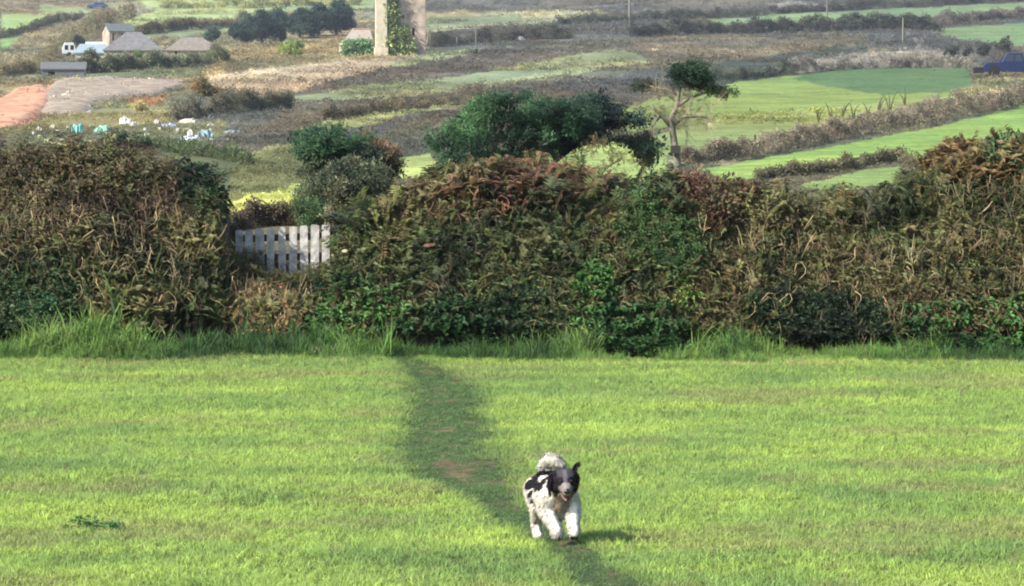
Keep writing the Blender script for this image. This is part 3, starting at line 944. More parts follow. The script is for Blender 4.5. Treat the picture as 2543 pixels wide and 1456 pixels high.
for lab, poly in (
        ('nettle bed at the hedge foot beside the start of the trodden path', [(308, 302), (345, 290), (385, 305), (420, 330), (410, 352), (320, 350)]),
        ('nettle bed at the hedge foot between path and dark shrub', [(425, 330), (450, 318), (490, 325), (500, 352), (440, 356)]),
        ('nettle bed at the hedge foot directly above the dog', [(575, 322), (610, 316), (650, 326), (690, 336), (690, 358), (580, 358)]),
        ('nettle bed at the hedge foot along the right edge', [(890, 336), (930, 326), (1100, 322), (1100, 360), (900, 360)])):
    plant('nettle_bed', lab, 'nettles', poly, [('foliage', A_BROAD, 240, 0.28, [(38, 66, 36), (56, 92, 46), (80, 120, 60)], 0.65, .3)], 'green nettle beds along the hedge foot')

# ------------------------------------------------------------------ picket fence in the gap
M_WOOD = mat_plain('weathered_board', (200, 194, 186), 0.9, 0.3, 9, bump=0.6, rgb2=(250, 244, 236))
M_WOODD = mat_plain('dark_rail', (84, 72, 60), 0.9, 0.3, 8, bump=0.4)
FD_ = 45.95
fence = empty('picket_fence', at(282, 268, FD_))
tag(fence, 'short weathered grey picket fence filling the gap in the hedge', 'fence')
xs = [239.3, 249.2, 259.8, 270.7, 281.9, 292.8, 303.8, 314.9, 325.6]
ys = [230, 229.8, 228.8, 228, 227.2, 226.4, 225.6, 224.8, 224.4]
fl = fence.location
for i, (px, py) in enumerate(zip(xs, ys)):
    t = at(px, py, FD_) - fl
    b = at(px + random.uniform(-.3, 1.0), 290, FD_) - fl
    w = 0.047 + random.uniform(-.004, .005)
    mb = MB()
    j = [random.uniform(-.008, .008) for _ in range(4)]
    V = [(b.x - w, -.011, b.z), (b.x + w, -.011, b.z), (b.x + w, .011, b.z), (b.x - w, .011, b.z)]
    zt = t.z
    V += [(t.x - w, -.011, zt - .012 + j[0]), (t.x + w, -.011, zt - .012 + j[1]), (t.x + w, .011, zt - .012 + j[1]), (t.x - w, .011, zt - .012 + j[0])]
    V += [(t.x - w * .7, -.011, zt + j[2]), (t.x + w * .7, -.011, zt + j[3]), (t.x + w * .7, .011, zt + j[3]), (t.x - w * .7, .011, zt + j[2])]
    F = [(0, 3, 2, 1), (0, 1, 5, 4), (1, 2, 6, 5), (2, 3, 7, 6), (3, 0, 4, 7), (4, 5, 9, 8), (5, 6, 10, 9), (6, 7, 11, 10), (7, 4, 8, 11), (8, 9, 10, 11)]
    mb.add(V, F)
    o = mb.build('picket', M_WOOD, fence)
    o.location.y = random.uniform(-.006, .006)
    o.rotation_euler.y = random.uniform(-.015, .015)
for r0, r1 in ((239, 236), (258, 256)):
    mb = MB(); a = at(236, r0, FD_) - fl; b = at(333, r1, FD_) - fl
    mb.add([(a.x, .02, a.z - .04), (b.x, .02, b.z - .04), (b.x, .055, b.z - .04), (a.x, .055, a.z - .04), (a.x, .02, a.z + .04), (b.x, .02, b.z + .04), (b.x, .055, b.z + .04), (a.x, .055, a.z + .04)],
           [(0, 3, 2, 1), (4, 5, 6, 7), (0, 1, 5, 4), (1, 2, 6, 5), (2, 3, 7, 6), (3, 0, 4, 7)])
    mb.build('rail', M_WOODD, fence)
for px in (233, 331):
    mb = MB(); a = at(px, 226, FD_) - fl
    mb.box(a.x - .05, a.x + .05, .06, .16, a.z - 1.1, a.z)
    mb.build('post', M_WOODD, fence)


def rock(name, loc, s, mat, seed, parent=None, squash=0.7):
    r = np.random.default_rng(seed)
    bm = bmesh.new(); bmesh.ops.create_icosphere(bm, subdivisions=2, radius=1)
    for v in bm.verts:
        k = 1 + r.normal(0, .09)
        v.co = Vector((v.co.x * s * k, v.co.y * s * k, v.co.z * s * squash * k))
    me = bpy.data.meshes.new(name); bm.to_mesh(me); bm.free(); me.materials.append(mat)
    return link(name, me, parent, loc=loc)


M_STONE = mat_plain('pale_stone', (205, 190, 160), 0.9, 0.25, 8, bump=0.5)
M_STONEW = mat_plain('white_stone', (250, 240, 215), 0.9, 0.1, 8, bump=0.3)
M_BRICK = mat_plain('red_clay', (120, 84, 66), 0.9, 0.2, 8, bump=0.3)
P, ok = bank_hit(np.array([322., 346., 431.]), np.array([262., 255., 253.]))
tag(rock('stone', (P[0][0], P[0][1] - .30, P[0][2] + .06), 0.12, M_STONE, 1), 'tan rubble stone at the right foot of the picket fence', 'stone')
tag(rock('stone', (P[1][0], P[1][1] - .2, P[1][2] + .05), 0.04, M_STONE, 2, squash=.6), 'small white stone in the hedge right of the picket fence', 'stone')
tag(rock('stone', (P[2][0], P[2][1] - .16, P[2][2] + .05), 0.08, M_BRICK, 3, squash=.4), 'flat reddish stone showing in the middle of the hedge', 'stone')


# ------------------------------------------------------------------ shrubs and trees behind the hedge
def ellipsoid_points(els, n, spread=0.12):
    w = np.array([e[3] * e[5] + e[3] * e[4] for e in els]); w = w / w.sum()
    k = RNG.choice(len(els), n, p=w)
    E = np.array(els)[k]
    v = RNG.normal(0, 1, (n, 3)); v /= np.linalg.norm(v, axis=1, keepdims=True)
    r = 1 - np.abs(RNG.normal(0, spread, n))
    q = v * r[:, None] * E[:, 3:6]
    a = E[:, 6]
    x = q[:, 0] * np.cos(a) - q[:, 2] * np.sin(a); z = q[:, 0] * np.sin(a) + q[:, 2] * np.cos(a)
    return E[:, :3] + np.stack([x, q[:, 1], z], 1), v


def crown(root, els, n, size, cols, assets=None, up=0.4, part='crown', sc=1.0):
    P, v = ellipsoid_points(els, n)
    k_ = v[:, 2] > -0.35
    P, v = P[k_], v[k_]; n = len(P)
    d = v * (1 - up) + np.array([[0, 0, up]]) + RNG.normal(0, .3, (n, 3))
    scatter(part, P, d, size * np.exp(RNG.normal(0, .28, n)), palette(n, cols, P, sc) * 1.7, assets or A_FINE, root)


def limb(parent, pts, r0, r1, mat, name='limb'):
    pts = [Vector(p) for p in pts]
    mb = MB(); n = len(pts)
    mb.tube([p - parent.location for p in pts], [r0 + (r1 - r0) * i / (n - 1) for i in range(n)], 7)
    return mb.build(name, mat, parent, smooth=True)


def els_from_poly(poly, D, n, rx, ry, rz, ang, depth=0.8, scale_px=None):
    q = poly_sample(poly, n)
    out = []
    for a, b in q:
        d = D + RNG.uniform(-depth, depth)
        p = at(a, b, d)
        k = RNG.uniform(0.7, 1.35)
        an = ang(a, b) if callable(ang) else ang
        out.append((p.x, p.y, p.z, rx * k, ry * k, rz * k, an + RNG.normal(0, .15)))
    return out


# big windswept hawthorn, left part
D0 = 56.0
r1 = empty('hawthorn_tree', (at(492, 200, D0).x, D0, float(TZ(0, D0))))
tag(r1, 'dense dark green windswept hawthorn behind the middle of the hedge', 'tree')
pl = P_([(1085, 400), (1095, 345), (1150, 302), (1200, 248), (1290, 228), (1350, 242), (1400, 268), (1450, 270), (1480, 300), (1420, 350), (1350, 360), (1330, 420), (1200, 440), (1090, 435)])
crown(r1, els_from_poly(pl, D0, 78, .20, .35, .05, lambda a, b: 0.55 - (a - 440) / 130 * .9), 4600, 0.14,
      [(28, 50, 34), (48, 80, 50), (70, 106, 64), (94, 128, 80)], A_FINE + A_SPRAY, up=.5, sc=1.4)
gz = float(TZ(0, D0))
limb(r1, [(at(505, 0, D0).x, D0, gz - .3), at(500, 185, D0), at(492, 150, D0), at(505, 118, D0)], .09, .03, M_BARK, 'trunk')
limb(r1, [at(500, 180, D0), at(520, 150, D0 - .2), at(545, 125, D0 - .3)], .05, .02, M_BARK)
limb(r1, [at(499, 178, D0), at(470, 160, D0 + .2), at(452, 148, D0 + .2)], .05, .02, M_BARK)

D1 = 57.5
r2 = empty('arched_hawthorn', (at(555, 200, D1).x, D1, float(TZ(1, D1))))
tag(r2, 'arching hawthorn with bare dark limbs over a bright gap', 'tree')
pl = P_([(1330, 300), (1400, 268), (1450, 255), (1530, 285), (1575, 310), (1600, 345), (1600, 385), (1575, 372), (1545, 350), (1490, 352), (1462, 378), (1430, 350), (1380, 385), (1350, 360)])
crown(r2, els_from_poly(pl, D1, 30, .19, .28, .045, lambda a, b: 0.25 - (a - 560) / 60 * .45, .5), 2000, 0.16,
      [(24, 38, 40), (40, 60, 52), (58, 82, 62), (78, 100, 74)], A_FINE + A_SPRAY, up=.5, sc=1.4)
pl = P_([(1590, 330), (1612, 350), (1610, 400), (1592, 405)])
crown(r2, els_from_poly(pl, D1, 8, .1, .12, .08, -.6, .2), 260, 0.11, [(84, 84, 62), (100, 100, 74)], sc=2)
limb(r2, [(at(548, 0, D1).x, D1, gz - .3), at(546, 190, D1), at(556, 160, D1), at(575, 145, D1), at(600, 139, D1), at(625, 140, D1), at(640, 152, D1)], .06, .02, M_BARK, 'trunk')
limb(r2, [at(556, 160, D1), at(548, 145, D1), at(545, 130, D1)], .04, .02, M_BARK)
limb(r2, [(at(521, 0, D1).x, D1 - .2, gz - .3), at(523, 185, D1), at(528, 150, D1), at(540, 138, D1)], .05, .02, M_BARK)
limb(r2, [(at(636, 0, D1).x, D1, gz - .3), at(634, 185, D1), at(644, 165, D1), at(641, 148, D1), at(630, 139, D1)], .035, .015, M_BARK)

# yellowing bush under the arch
D2 = 53.5
r3 = empty('yellow_bush', (at(590, 180, D2).x, D2, float(TZ(1, D2))))
tag(r3, 'thin yellowing bush in the sunlit gap under the arched hawthorn', 'bush')
crown(r3, els_from_poly([(570, 158), (600, 146), (628, 154), (642, 172), (620, 190), (575, 190)], D2, 18, .13, .15, .06, .2, .3), 380, .11,
      [(84, 88, 56), (120, 118, 70), (150, 146, 84), (92, 82, 56)], A_SPRAY, part='foliage')
pts = [(r3.location.x - .05, D2, r3.location.z - .2), at(595, 185, D2), at(606, 168, D2), at(622, 158, D2)]
limb(r3, pts, .025, .01, M_BARK, 'stem')
limb(r3, [at(596, 183, D2), at(586, 170, D2), at(580, 156, D2)], .02, .008, M_BARK, 'stem')

# left hawthorn
D3 = 54.0
r4 = empty('hawthorn_tree', (at(330, 215, D3).x, D3, float(TZ(-2, D3))))
tag(r4, 'bright green topped hawthorn directly behind the picket fence', 'tree')
crown(r4, els_from_poly(P_([(735, 370), (760, 345), (830, 335), (890, 355), (895, 380), (850, 405), (790, 420), (745, 410)]), D3, 18, .2, .25, .045, .3, .4), 1300, .15,
      [(36, 58, 44), (56, 86, 58), (78, 110, 72)], A_FINE + A_SPRAY, up=.55, sc=1.5)
crown(r4, els_from_poly(P_([(745, 420), (800, 410), (890, 385), (920, 420), (930, 470), (860, 500), (800, 480), (740, 470)]), D3, 20, .16, .25, .06, .1, .4), 900, .15,
      [(46, 58, 44), (84, 96, 68), (116, 124, 88)], up=.5, sc=1.8)
limb(r4, [(at(335, 0, D3).x, D3, gz - .3), at(334, 210, D3), at(328, 180, D3), at(330, 150, D3)], .035, .015, M_BARK, 'trunk')
limb(r4, [at(333, 200, D3), at(350, 180, D3), at(365, 165, D3)], .035, .015, M_BARK)

D4 = 53.2
r5 = empty('grey_shrub', (at(350, 215, D4).x, D4, float(TZ(-2, D4))))
tag(r5, 'loose grey green shrub just right of and behind the picket fence', 'shrub')
crown(r5, els_from_poly([(318, 196), (326, 178), (352, 168), (398, 180), (395, 202), (350, 216)], D4, 32, .17, .2, .10, .2, .3), 900, .14,
      [(56, 66, 48), (80, 90, 64), (104, 106, 78), (102, 90, 66)], part='foliage', sc=2)
limb(r5, [(r5.location.x, D4, r5.location.z - .2), at(352, 205, D4), at(372, 188, D4)], .03, .01, M_BARK, 'stem')
D5 = 55.0
r6 = empty('orange_shrub', (at(376, 185, D5).x, D5, float(TZ(-2, D5))))
tag(r6, 'small orange brown shrub between the two green hawthorns', 'shrub')
crown(r6, els_from_poly(P_([(895, 352), (930, 348), (975, 372), (985, 395), (940, 410), (900, 395)]), D5, 12, .13, .18, .06, -.3, .3), 330, .12,
      [(96, 78, 56), (126, 102, 72), (140, 116, 84), (84, 78, 60)], part='foliage', sc=2)
limb(r6, [(r6.location.x, D5, r6.location.z - .2), at(378, 180, D5), at(374, 160, D5)], .03, .01, M_BARK, 'stem')
crown(r6, els_from_poly([(360, 165), (385, 160), (398, 172), (380, 182), (360, 178)], D5, 8, .14, .18, .09, -.3, .3), 320, .12,
      [(60, 60, 44), (94, 88, 62), (110, 96, 70)], part='foliage', sc=2)
D6 = 60.0
r7 = empty('elder_shrub', (at(312, 230, D6).x, D6, float(TZ(-3, D6))))
tag(r7, 'dark green shrub showing above the right pickets', 'shrub')
crown(r7, els_from_poly([(300, 206), (312, 198), (324, 206), (328, 232), (302, 234)], D6, 12, .16, .2, .14, 0, .3), 520, .13, [(34, 56, 32), (54, 80, 46), (66, 90, 52)], part='foliage')
limb(r7, [(r7.location.x, D6, r7.location.z - .2), at(313, 222, D6), at(314, 210, D6)], .03, .01, M_BARK, 'stem')

# tall bare tree with flat crown
DT = 60.0
tz = float(TZ(2.5, DT))
rt = empty('bare_tree', (at(676, 170, DT).x, DT, tz))
tag(rt, 'tall pale bare trunked tree with a flat dark windswept crown', 'tree')
limb(rt, [(at(680, 0, DT).x, DT, tz - .2), at(680, 200, DT), at(677, 160, DT), at(673, 135, DT), at(671, 120, DT), at(677, 105, DT), at(679, 90, DT), at(682, 76, DT)], .075, .025, M_BARKPALE, 'trunk')
limb(rt, [at(672, 128, DT), at(664, 118, DT), at(655, 110, DT - .1), at(652, 104, DT - .1)], .045, .015, M_BARKPALE)
limb(rt, [at(660, 116, DT), at(655, 122, DT - .2), at(651, 132, DT - .2)], .03, .015, M_BARKPALE)
limb(rt, [at(672, 125, DT), at(684, 117, DT), at(698, 116, DT), at(708, 118, DT)], .035, .012, M_BARKPALE)
limb(rt, [at(677, 106, DT), at(690, 98, DT), at(704, 93, DT), at(720, 93, DT)], .03, .01, M_BARKPALE)
limb(rt, [at(679, 96, DT), at(668, 90, DT), at(650, 86, DT)], .025, .01, M_BARKPALE)
limb(rt, [at(680, 88, DT), at(694, 82, DT), at(708, 80, DT)], .03, .01, M_BARKPALE)
crown(rt, els_from_poly(P_([(1655, 178), (1690, 166), (1740, 172), (1765, 190), (1765, 205), (1700, 225), (1680, 205)]), DT, 22, .10, .2, .03, -.1, .3), 1000, .13,
      [(16, 32, 24), (30, 52, 32), (44, 70, 42)], A_FINE + A_SPRAY, up=.6, sc=2)
crown(rt, els_from_poly([(704, 90), (722, 90), (726, 96), (710, 96)], DT, 4, .16, .15, .04, -.15, .1), 130, .1, [(48, 70, 44), (70, 92, 56)])
crown(rt, els_from_poly([(640, 84), (652, 82), (656, 87), (644, 89)], DT, 3, .12, .12, .05, 0, .1), 90, .1, [(40, 48, 38), (60, 66, 48)])
P, v = ellipsoid_points(els_from_poly([(648, 100), (670, 90), (700, 102), (706, 120), (670, 124), (652, 118)], DT, 14, .2, .25, .16, 0, .3), 110)
scatter('twig', P, v + RNG.normal(0, .5, (110, 3)), .24 * np.exp(RNG.normal(0, .2, 110)), 1.5 * palette(110, [(104, 98, 76), (140, 132, 104), (160, 150, 120)], P, 1), A_TWIG, rt)
mb = MB(); p = at(675.5, 149.5, DT - .12) - rt.location
mb.box(p.x - .075, p.x + .075, p.y - .05, p.y + .05, p.z - .06, p.z + .06)
mb.build('nest_box', mat_plain('dark_box', (70, 68, 62), .8), rt)


# ------------------------------------------------------------------ far hedgerows, scrub, trees
def hedgerow(label, line, h_px, n, cols, size_px=4.0, cat='hedge', assets=None, name='hedgerow', group='hedgerows on the far hillside', thick=1.0):
    line = P_(line)
    L = np.array(line); seg = np.hypot(*np.diff(L, axis=0).T); cum = np.concatenate([[0], np.cumsum(seg)])
    t = RNG.random(n) * cum[-1]
    a = np.interp(t, cum, L[:, 0]); b = np.interp(t, cum, L[:, 1])
    mid = ground(float(L[len(L) // 2][0]), float(L[len(L) // 2][1]))
    root = empty(name, mid); tag(root, label, cat, group)
    # sample ground along line sparsely then interpolate
    ks = np.linspace(0, cum[-1], max(6, len(line) * 5))
    G = np.array([tuple(ground(float(np.interp(k, cum, L[:, 0])), float(np.interp(k, cum, L[:, 1])))) for k in ks])
    Pg = np.stack([np.interp(t, ks, G[:, j]) for j in range(3)], 1)
    s = Pg[:, 1] / FPX                                   # metres per pixel there
    hh = (h_px / K) * s
    prof = 0.15 + 1.7 * fbm(t / 9, t * 0 + len(label), 4)
    u = RNG.random(n)
    Pg[:, 2] = TZ(Pg[:, 0], Pg[:, 1]) + u * hh * prof
    w = hh * thick * (1 - 0.6 * u)
    Pg[:, 1] += RNG.normal(0, 1, n) * w * .5
    Pg[:, 0] += RNG.normal(0, 1, n) * w * .2
    d = np.stack([RNG.normal(0, .5, n), RNG.normal(-.3, .5, n), np.ones(n)], 1)
    scatter('foliage', Pg, d, size_px * s * np.exp(RNG.normal(0, .25, n)), palette(n, cols, np.stack([t / 6, t * 0, u * 2], 1), 1.0) * 1.6, assets or A_CLUMP, root)
    return root


HG = [(52, 56, 40), (74, 78, 56), (92, 92, 68), (84, 76, 60)]
HP = [(112, 102, 84), (140, 126, 104), (156, 142, 118), (120, 112, 84)]
hedgerow('short dark hedge between the two pale green fields at far left', [(0, 97), (60, 84), (130, 60), (200, 50)], 14, 700, HG)
hedgerow('brown field hedge directly behind the slate roofed farm building', [(335, 88), (450, 74), (560, 68), (640, 58)], 22, 1100, [(84, 78, 54), (112, 100, 72), (128, 118, 86)])
hedgerow('low dark hedge right of the ruined tower', [(1070, 118), (1200, 108), (1340, 98), (1420, 96)], 26, 1300, [(64, 62, 52), (88, 84, 70), (104, 98, 82)])
hedgerow('long dark hedge below the upper green strip field', [(1560, 92), (1765, 84), (1900, 82), (2060, 80), (2180, 72), (2330, 78)], 28, 2600, [(46, 50, 42), (70, 72, 58), (92, 88, 72)])
hedgerow('dark hedge bordering the top of the upper green strip field', [(1380, 62), (1560, 52), (1765, 46), (2058, 28), (2300, 16), (2560, 2)], 16, 2200, [(54, 58, 48), (76, 78, 62), (90, 86, 72)])
hedgerow('brown hedge above the small green field at the upper right corner', [(2330, 62), (2420, 56), (2480, 48), (2560, 44)], 22, 900, [(84, 74, 66), (104, 94, 80), (116, 106, 90)])
hedgerow('dark diagonal hedge left of the shaded green field', [(1640, 235), (1765, 206), (1880, 196), (1970, 182)], 26, 1200, [(46, 54, 42), (72, 80, 62), (104, 108, 88)])
hedgerow('pale scrubby hedge along the top of the shaded green field', [(1960, 184), (2140, 170), (2280, 168), (2420, 170)], 26, 1500, [(118, 112, 98), (146, 140, 124), (160, 154, 138)])
hedgerow('pinkish brown diagonal hedge between the two right hand fields', [(1690, 408), (1850, 396), (2000, 362), (2150, 330), (2260, 306), (2420, 285), (2560, 256)], 38, 4200, HP + [(78, 78, 58)], 5)
hedgerow('olive bank hedge bordering the bottom of the brightest green field', [(1880, 448), (1980, 436), (2080, 426), (2170, 408), (2240, 402), (2270, 425)], 22, 1300, [(78, 74, 52), (104, 98, 70), (122, 114, 82)], 6)
hedgerow('brown scrub line just beyond the picket fence', [(560, 575), (640, 560), (740, 560), (850, 572)], 36, 1300, [(74, 62, 48), (104, 88, 68), (116, 110, 74)], 8)
hedgerow('dark scrub line crossing the middle of the brown hillside', [(800, 300), (950, 284), (1110, 262), (1200, 240)], 24, 1000, [(84, 80, 64), (106, 98, 78), (122, 108, 78)], 5)
hedgerow('grey scrub belt left of the middle hillside', [(430, 300), (520, 285), (620, 275), (720, 268)], 40, 1500, [(94, 92, 76), (116, 112, 90), (130, 120, 94)], 5)
hedgerow('green scrub belt in front of the farm buildings', [(160, 184), (260, 180), (360, 172), (460, 165), (560, 150)], 28, 2200, [(76, 82, 54), (104, 110, 74), (132, 134, 92), (98, 88, 70)], 5)
hedgerow('brown scrub belt on the slope above the orange earth', [(0, 190), (90, 180), (180, 110), (260, 60), (330, 50)], 30, 1700, [(108, 94, 68), (134, 120, 86), (118, 120, 82)], 5)
hedgerow('yellowish hedge along the top edge above the long pale field', [(400, 22), (520, 20), (620, 20), (740, 16), (900, 14)], 14, 900, [(150, 152, 92), (190, 188, 118), (112, 118, 78)])
hedgerow('green scrub belt right behind the dark thicket', [(240, 380), (380, 372), (520, 392), (620, 410)], 26, 1500, [(58, 72, 46), (84, 98, 62), (104, 112, 72)], 6)


def far_tree(name, label, px, py, w, h, cols, n=420, size=3.6, group=None, assets=None, cat='tree', lumps=9, shape=1.0, trunk=True):
    g = ground(px, py); s = g.y / FPX
    root = empty(name, g); tag(root, label, cat, group)
    els = []
    for i in range(lumps):
        u = (i + .5) / lumps
        wd = w * s * .5 * (math.sin(math.pi * min(1, .25 + .75 * u)) ** .7 if shape else 1)
        els.append((g.x + random.uniform(-.55, .55) * wd, g.y + random.uniform(-.5, .5) * wd, g.z + h * s * (.12 + .72 * u), wd * .62, wd * .62, h * s * .16, random.uniform(-.3, .3)))
    crown(root, els, n, size * s, cols, assets or A_CLUMP, part='crown' if trunk else 'foliage', sc=.6)
    if trunk:
        mb = MB(); mb.tube([(0, 0, -.3), (0, 0, h * s * .35), (w * s * .08, 0, h * s * .7)], [w * s * .05, w * s * .035, w * s * .012], 6); mb.build('trunk', M_BARK, root)
    return root


NV = [(26, 44, 46), (44, 66, 60), (62, 86, 70), (82, 104, 82)]
for px, py, w, h, lab in ((247, 44, 22, 30, 'left end conifer of the dark grove'), (262, 44, 26, 36, 'second conifer from the left of the dark grove'),
                          (281, 43, 28, 37, 'third dark conifer in the grove above the yellow bush'), (300, 38, 24, 32, 'fourth dark conifer in the middle of the grove'),
                          (318, 36, 26, 34, 'fifth dark conifer in the right half of the grove'), (336, 35, 26, 38, 'right end conifer, tallest of the dark grove')):
    far_tree('conifer_tree', lab, px, py, w * 1.3, h, NV, 1100, 4.2, 'dark conifers in the grove by the tower')
far_tree('round_bush', 'lone yellow green bush in front of the dark grove', 291, 56, 27, 17, [(84, 104, 56), (124, 142, 70), (150, 164, 84)], 480, 4, cat='bush', trunk=False, lumps=5)
far_tree('garden_tree', 'light green tree in front of the grey hipped roof', 137, 68, 15, 18, [(96, 118, 64), (120, 140, 76)], 380, 3.6)
far_tree('garden_tree', 'olive tree in front of the blue grey shed roof', 91, 66, 16, 17, [(86, 88, 56), (112, 114, 74)], 380, 3.6)
far_tree('garden_tree', 'blue green tree right of the brown roofed barn', 213, 42, 18, 15, [(58, 80, 66), (84, 108, 84)], 380, 3.6)
far_tree('dark_bush', 'dark bush behind the white caravan', 78, 46, 14, 10, [(44, 48, 42), (70, 74, 62)], 260, 3, cat='bush', trunk=False, lumps=4)
for px, py, w, h, lab in ((954, 60, 16, 13, 'left dark bush in the row above the shaded field'), (970, 61, 14, 13, 'middle dark bush in the row above the shaded field'),
                          (985, 56, 14, 12, 'right dark bush in the row above the shaded field'), (1003, 53, 14, 14, 'dark bush behind the blue pickup truck')):
    far_tree('dark_bush', lab, px, py, w, h, [(40, 46, 40), (62, 66, 54), (86, 84, 68)], 300, 3.4, 'dark bushes above the shaded field', cat='bush', trunk=False, lumps=4)
far_tree('gorse_bush', 'orange brown bush at the right end of the rubble bank', 205, 99, 34, 20, [(128, 96, 60), (164, 124, 80), (120, 108, 66)], 620, 4.5, cat='bush', trunk=False, lumps=5)
far_tree('sandy_bush', 'pale yellow bush below the rubble bank', 139, 112, 16, 10, [(170, 158, 100), (206, 194, 132)], 220, 3, cat='bush', trunk=False, lumps=3)

# bare saplings along the diagonal hedge
for i, (px, py, h) in enumerate(((818, 128, 15), (831, 126, 18), (842, 124, 17), (853, 124, 20), (868, 121, 20), (878, 120, 19), (890, 118, 22), (905, 112, 20))):
    g = ground(px, py - 5); s = g.y / FPX
    mb = MB(); r = random.Random(i)
    for k in range(4):
        a = r.uniform(-.8, 1.0); l_ = h * s * r.uniform(.35, 1.15)
        pts = [Vector((0.02 * k, 0, -.1)), Vector((a * l_ * .15, 0, l_ * .4)), Vector((a * l_ * .3, r.uniform(-.1, .1), l_ * .75)), Vector((a * l_ * .6, r.uniform(-.2, .2), l_))]
        mb.tube(pts, [.05, .045, .03, .012], 5)
    o = mb.build('sapling', mat_plain('sapling_bark', (104, 96, 62), .9) if i == 0 else bpy.data.materials['sapling_bark'], None, loc=g)
    tag(o, ['leftmost', 'second from the left', 'third from the left', 'fourth from the left', 'fourth from the right', 'third from the right', 'second from the right', 'rightmost'][i] + ' of eight thin leafless saplings by the diagonal hedge', 'sapling', 'saplings beside the diagonal hedge')

# scrub and tussocks scattered over the rough land
def rough_land():
    N = 130000
    ii = RNG.integers(60, nr - 32, N); jj = RNG.integers(15, nc - 15, N)
    x = X[ii, jj]; D = Dg[ii, jj]; x = x + RNG.normal(0, 1, N) * D / FPX * 2; D = D * (1 + RNG.normal(0, .002, N))
    c = C[ii, jj]
    px, py = ppx[ii, jj], ppy[ii, jj]
    gn = (c[:, 1] / (c[:, 0] + 1e-6))
    grassy = gn > 1.12
    keep = (~grassy) | (RNG.random(N) < .20)
    keep &= (D > 62) & (fbm(x / 9, D / 14, 3) > .30)
    x, D, c, grassy = x[keep], D[keep], c[keep], grassy[keep]; n = len(x)
    z = TZ(x, D)
    s = D / FPX * np.where(grassy, 1.6, 4.6) * np.exp(RNG.normal(0, .35, n))
    s = np.minimum(s, 1.3)
    tone = np.exp((fbm(x / 4, D / 6, 3) - .5) * 2.0 + RNG.normal(0, .2, n))[:, None]
    c = c * tone * 1.2
    d = np.stack([RNG.normal(0, .3, n), RNG.normal(0, .3, n), np.ones(n)], 1)
    o = scatter('scrub', np.stack([x, D, z - s * .15], 1), d, np.stack([s, s, s * np.where(grassy, .5, .8)], 1), c, A_CLUMP)
    tag(o, 'rough tussocks and heath scrub over the far hillside', 'scrub')


rough_land()

# ------------------------------------------------------------------ spoil heaps
def mound(name, label, poly, hgt_px, rgb, seed, cat, rough=1.0, rgb2=None):
    poly = P_(poly)
    cx_ = sum(p[0] for p in poly) / len(poly); cy_ = max(p[1] for p in poly)
    g0 = ground(cx_, cy_)
    gs = [ground(*p) for p in poly]
    wp = [(g.x, g.y) for g in gs]
    x0, x1 = min(p[0] for p in wp), max(p[0] for p in wp); y0, y1 = min(p[1] for p in wp), max(p[1] for p in wp)
    nx, ny = 90, 60
    gxx, gyy = np.meshgrid(np.linspace(x0, x1, nx), np.linspace(y0, y1, ny))
    ins = inpoly(gxx, gyy, wp).astype(float)
    for _ in range(5):
        q = np.pad(ins, 1); ins = (q[:-2, 1:-1] + q[2:, 1:-1] + q[1:-1, :-2] + q[1:-1, 2:] + 4 * q[1:-1, 1:-1]) / 8
    s = g0.y / FPX
    h = hgt_px * s * np.clip(ins * 1.4 - .3, 0, 1) ** .7 * (.3 + .9 * fbm(gxx / 3 + seed, gyy / 5, 4) + .9 * fbm(gxx * .9 + seed, gyy * .5, 3))
    zz = TZ(gxx, gyy) + h - .12
    ids = np.arange(nx * ny).reshape(ny, nx)
    q = np.stack([ids[:-1, :-1], ids[:-1, 1:], ids[1:, 1:], ids[1:, :-1]], -1).reshape(-1, 4)
    keep = (h.reshape(-1)[q].max(1) > .02)
    m = mat_plain(name + '_soil', rgb, 1.0, .4, .9, bump=1.0, rgb2=rgb2, detail=12)
    o = link(name, grid_mesh(name, np.stack([gxx - g0.x, gyy - g0.y, zz - g0.z], -1).reshape(-1, 3), q[keep], m), loc=g0)
    tag(o, label, cat)
    return o


mound('earth_heap', 'bare orange earth heap at the left edge of the valley', [(-60, 320), (-60, 262), (0, 255), (34, 226), (104, 216), (128, 234), (104, 276), (78, 302), (47, 314), (0, 316)], 6, (232, 158, 116), 3, 'earth heap', rgb2=(252, 194, 152))
mound('rubble_bank', 'long pinkish grey rubble bank right of the orange earth', [(105, 229), (166, 197), (260, 192), (442, 203), (455, 216), (390, 234), (234, 250), (213, 280), (108, 285)], 5, (172, 148, 124), 8, 'rubble bank', rgb2=(206, 186, 158))

# ------------------------------------------------------------------ buildings
M_GRAN = mat_plain('granite_wall', (196, 180, 160), .95, .2, 1.4, bump=.6, rgb2=(214, 196, 172))
M_GRANP = mat_plain('pale_granite', (240, 226, 196), .95, .18, 1.4, bump=.6)
M_PINK = mat_plain('pinkish_stone', (204, 184, 164), .95, .45, 1.1, bump=.5)
M_SLATE = mat_plain('slate_roof', (116, 124, 122), .7, .12, 2.5, bump=.2)
M_ASB = mat_plain('brown_grey_roof', (152, 142, 130), .8, .25, 2.0, bump=.2)
M_GREYR = mat_plain('grey_roof', (132, 130, 130), .8, .25, 2.0, bump=.2)
M_BLUR = mat_plain('blue_grey_sheet', (168, 186, 192), .6, .1, 2)
M_WHITE = mat_plain('white_sheet', (250, 252, 250), .5, .04, 2)
M_CREAM = mat_plain('cream_wall', (226, 222, 196), .9, .08, 2)
M_DARK = mat_plain('dark_opening', (40, 36, 30), .9, .1, 3)
M_TIN = mat_plain('dark_tin', (122, 122, 122), .6, .12, 2)
M_RUST = mat_plain('rusty_cap', (196, 158, 130), .9, .15, 2)


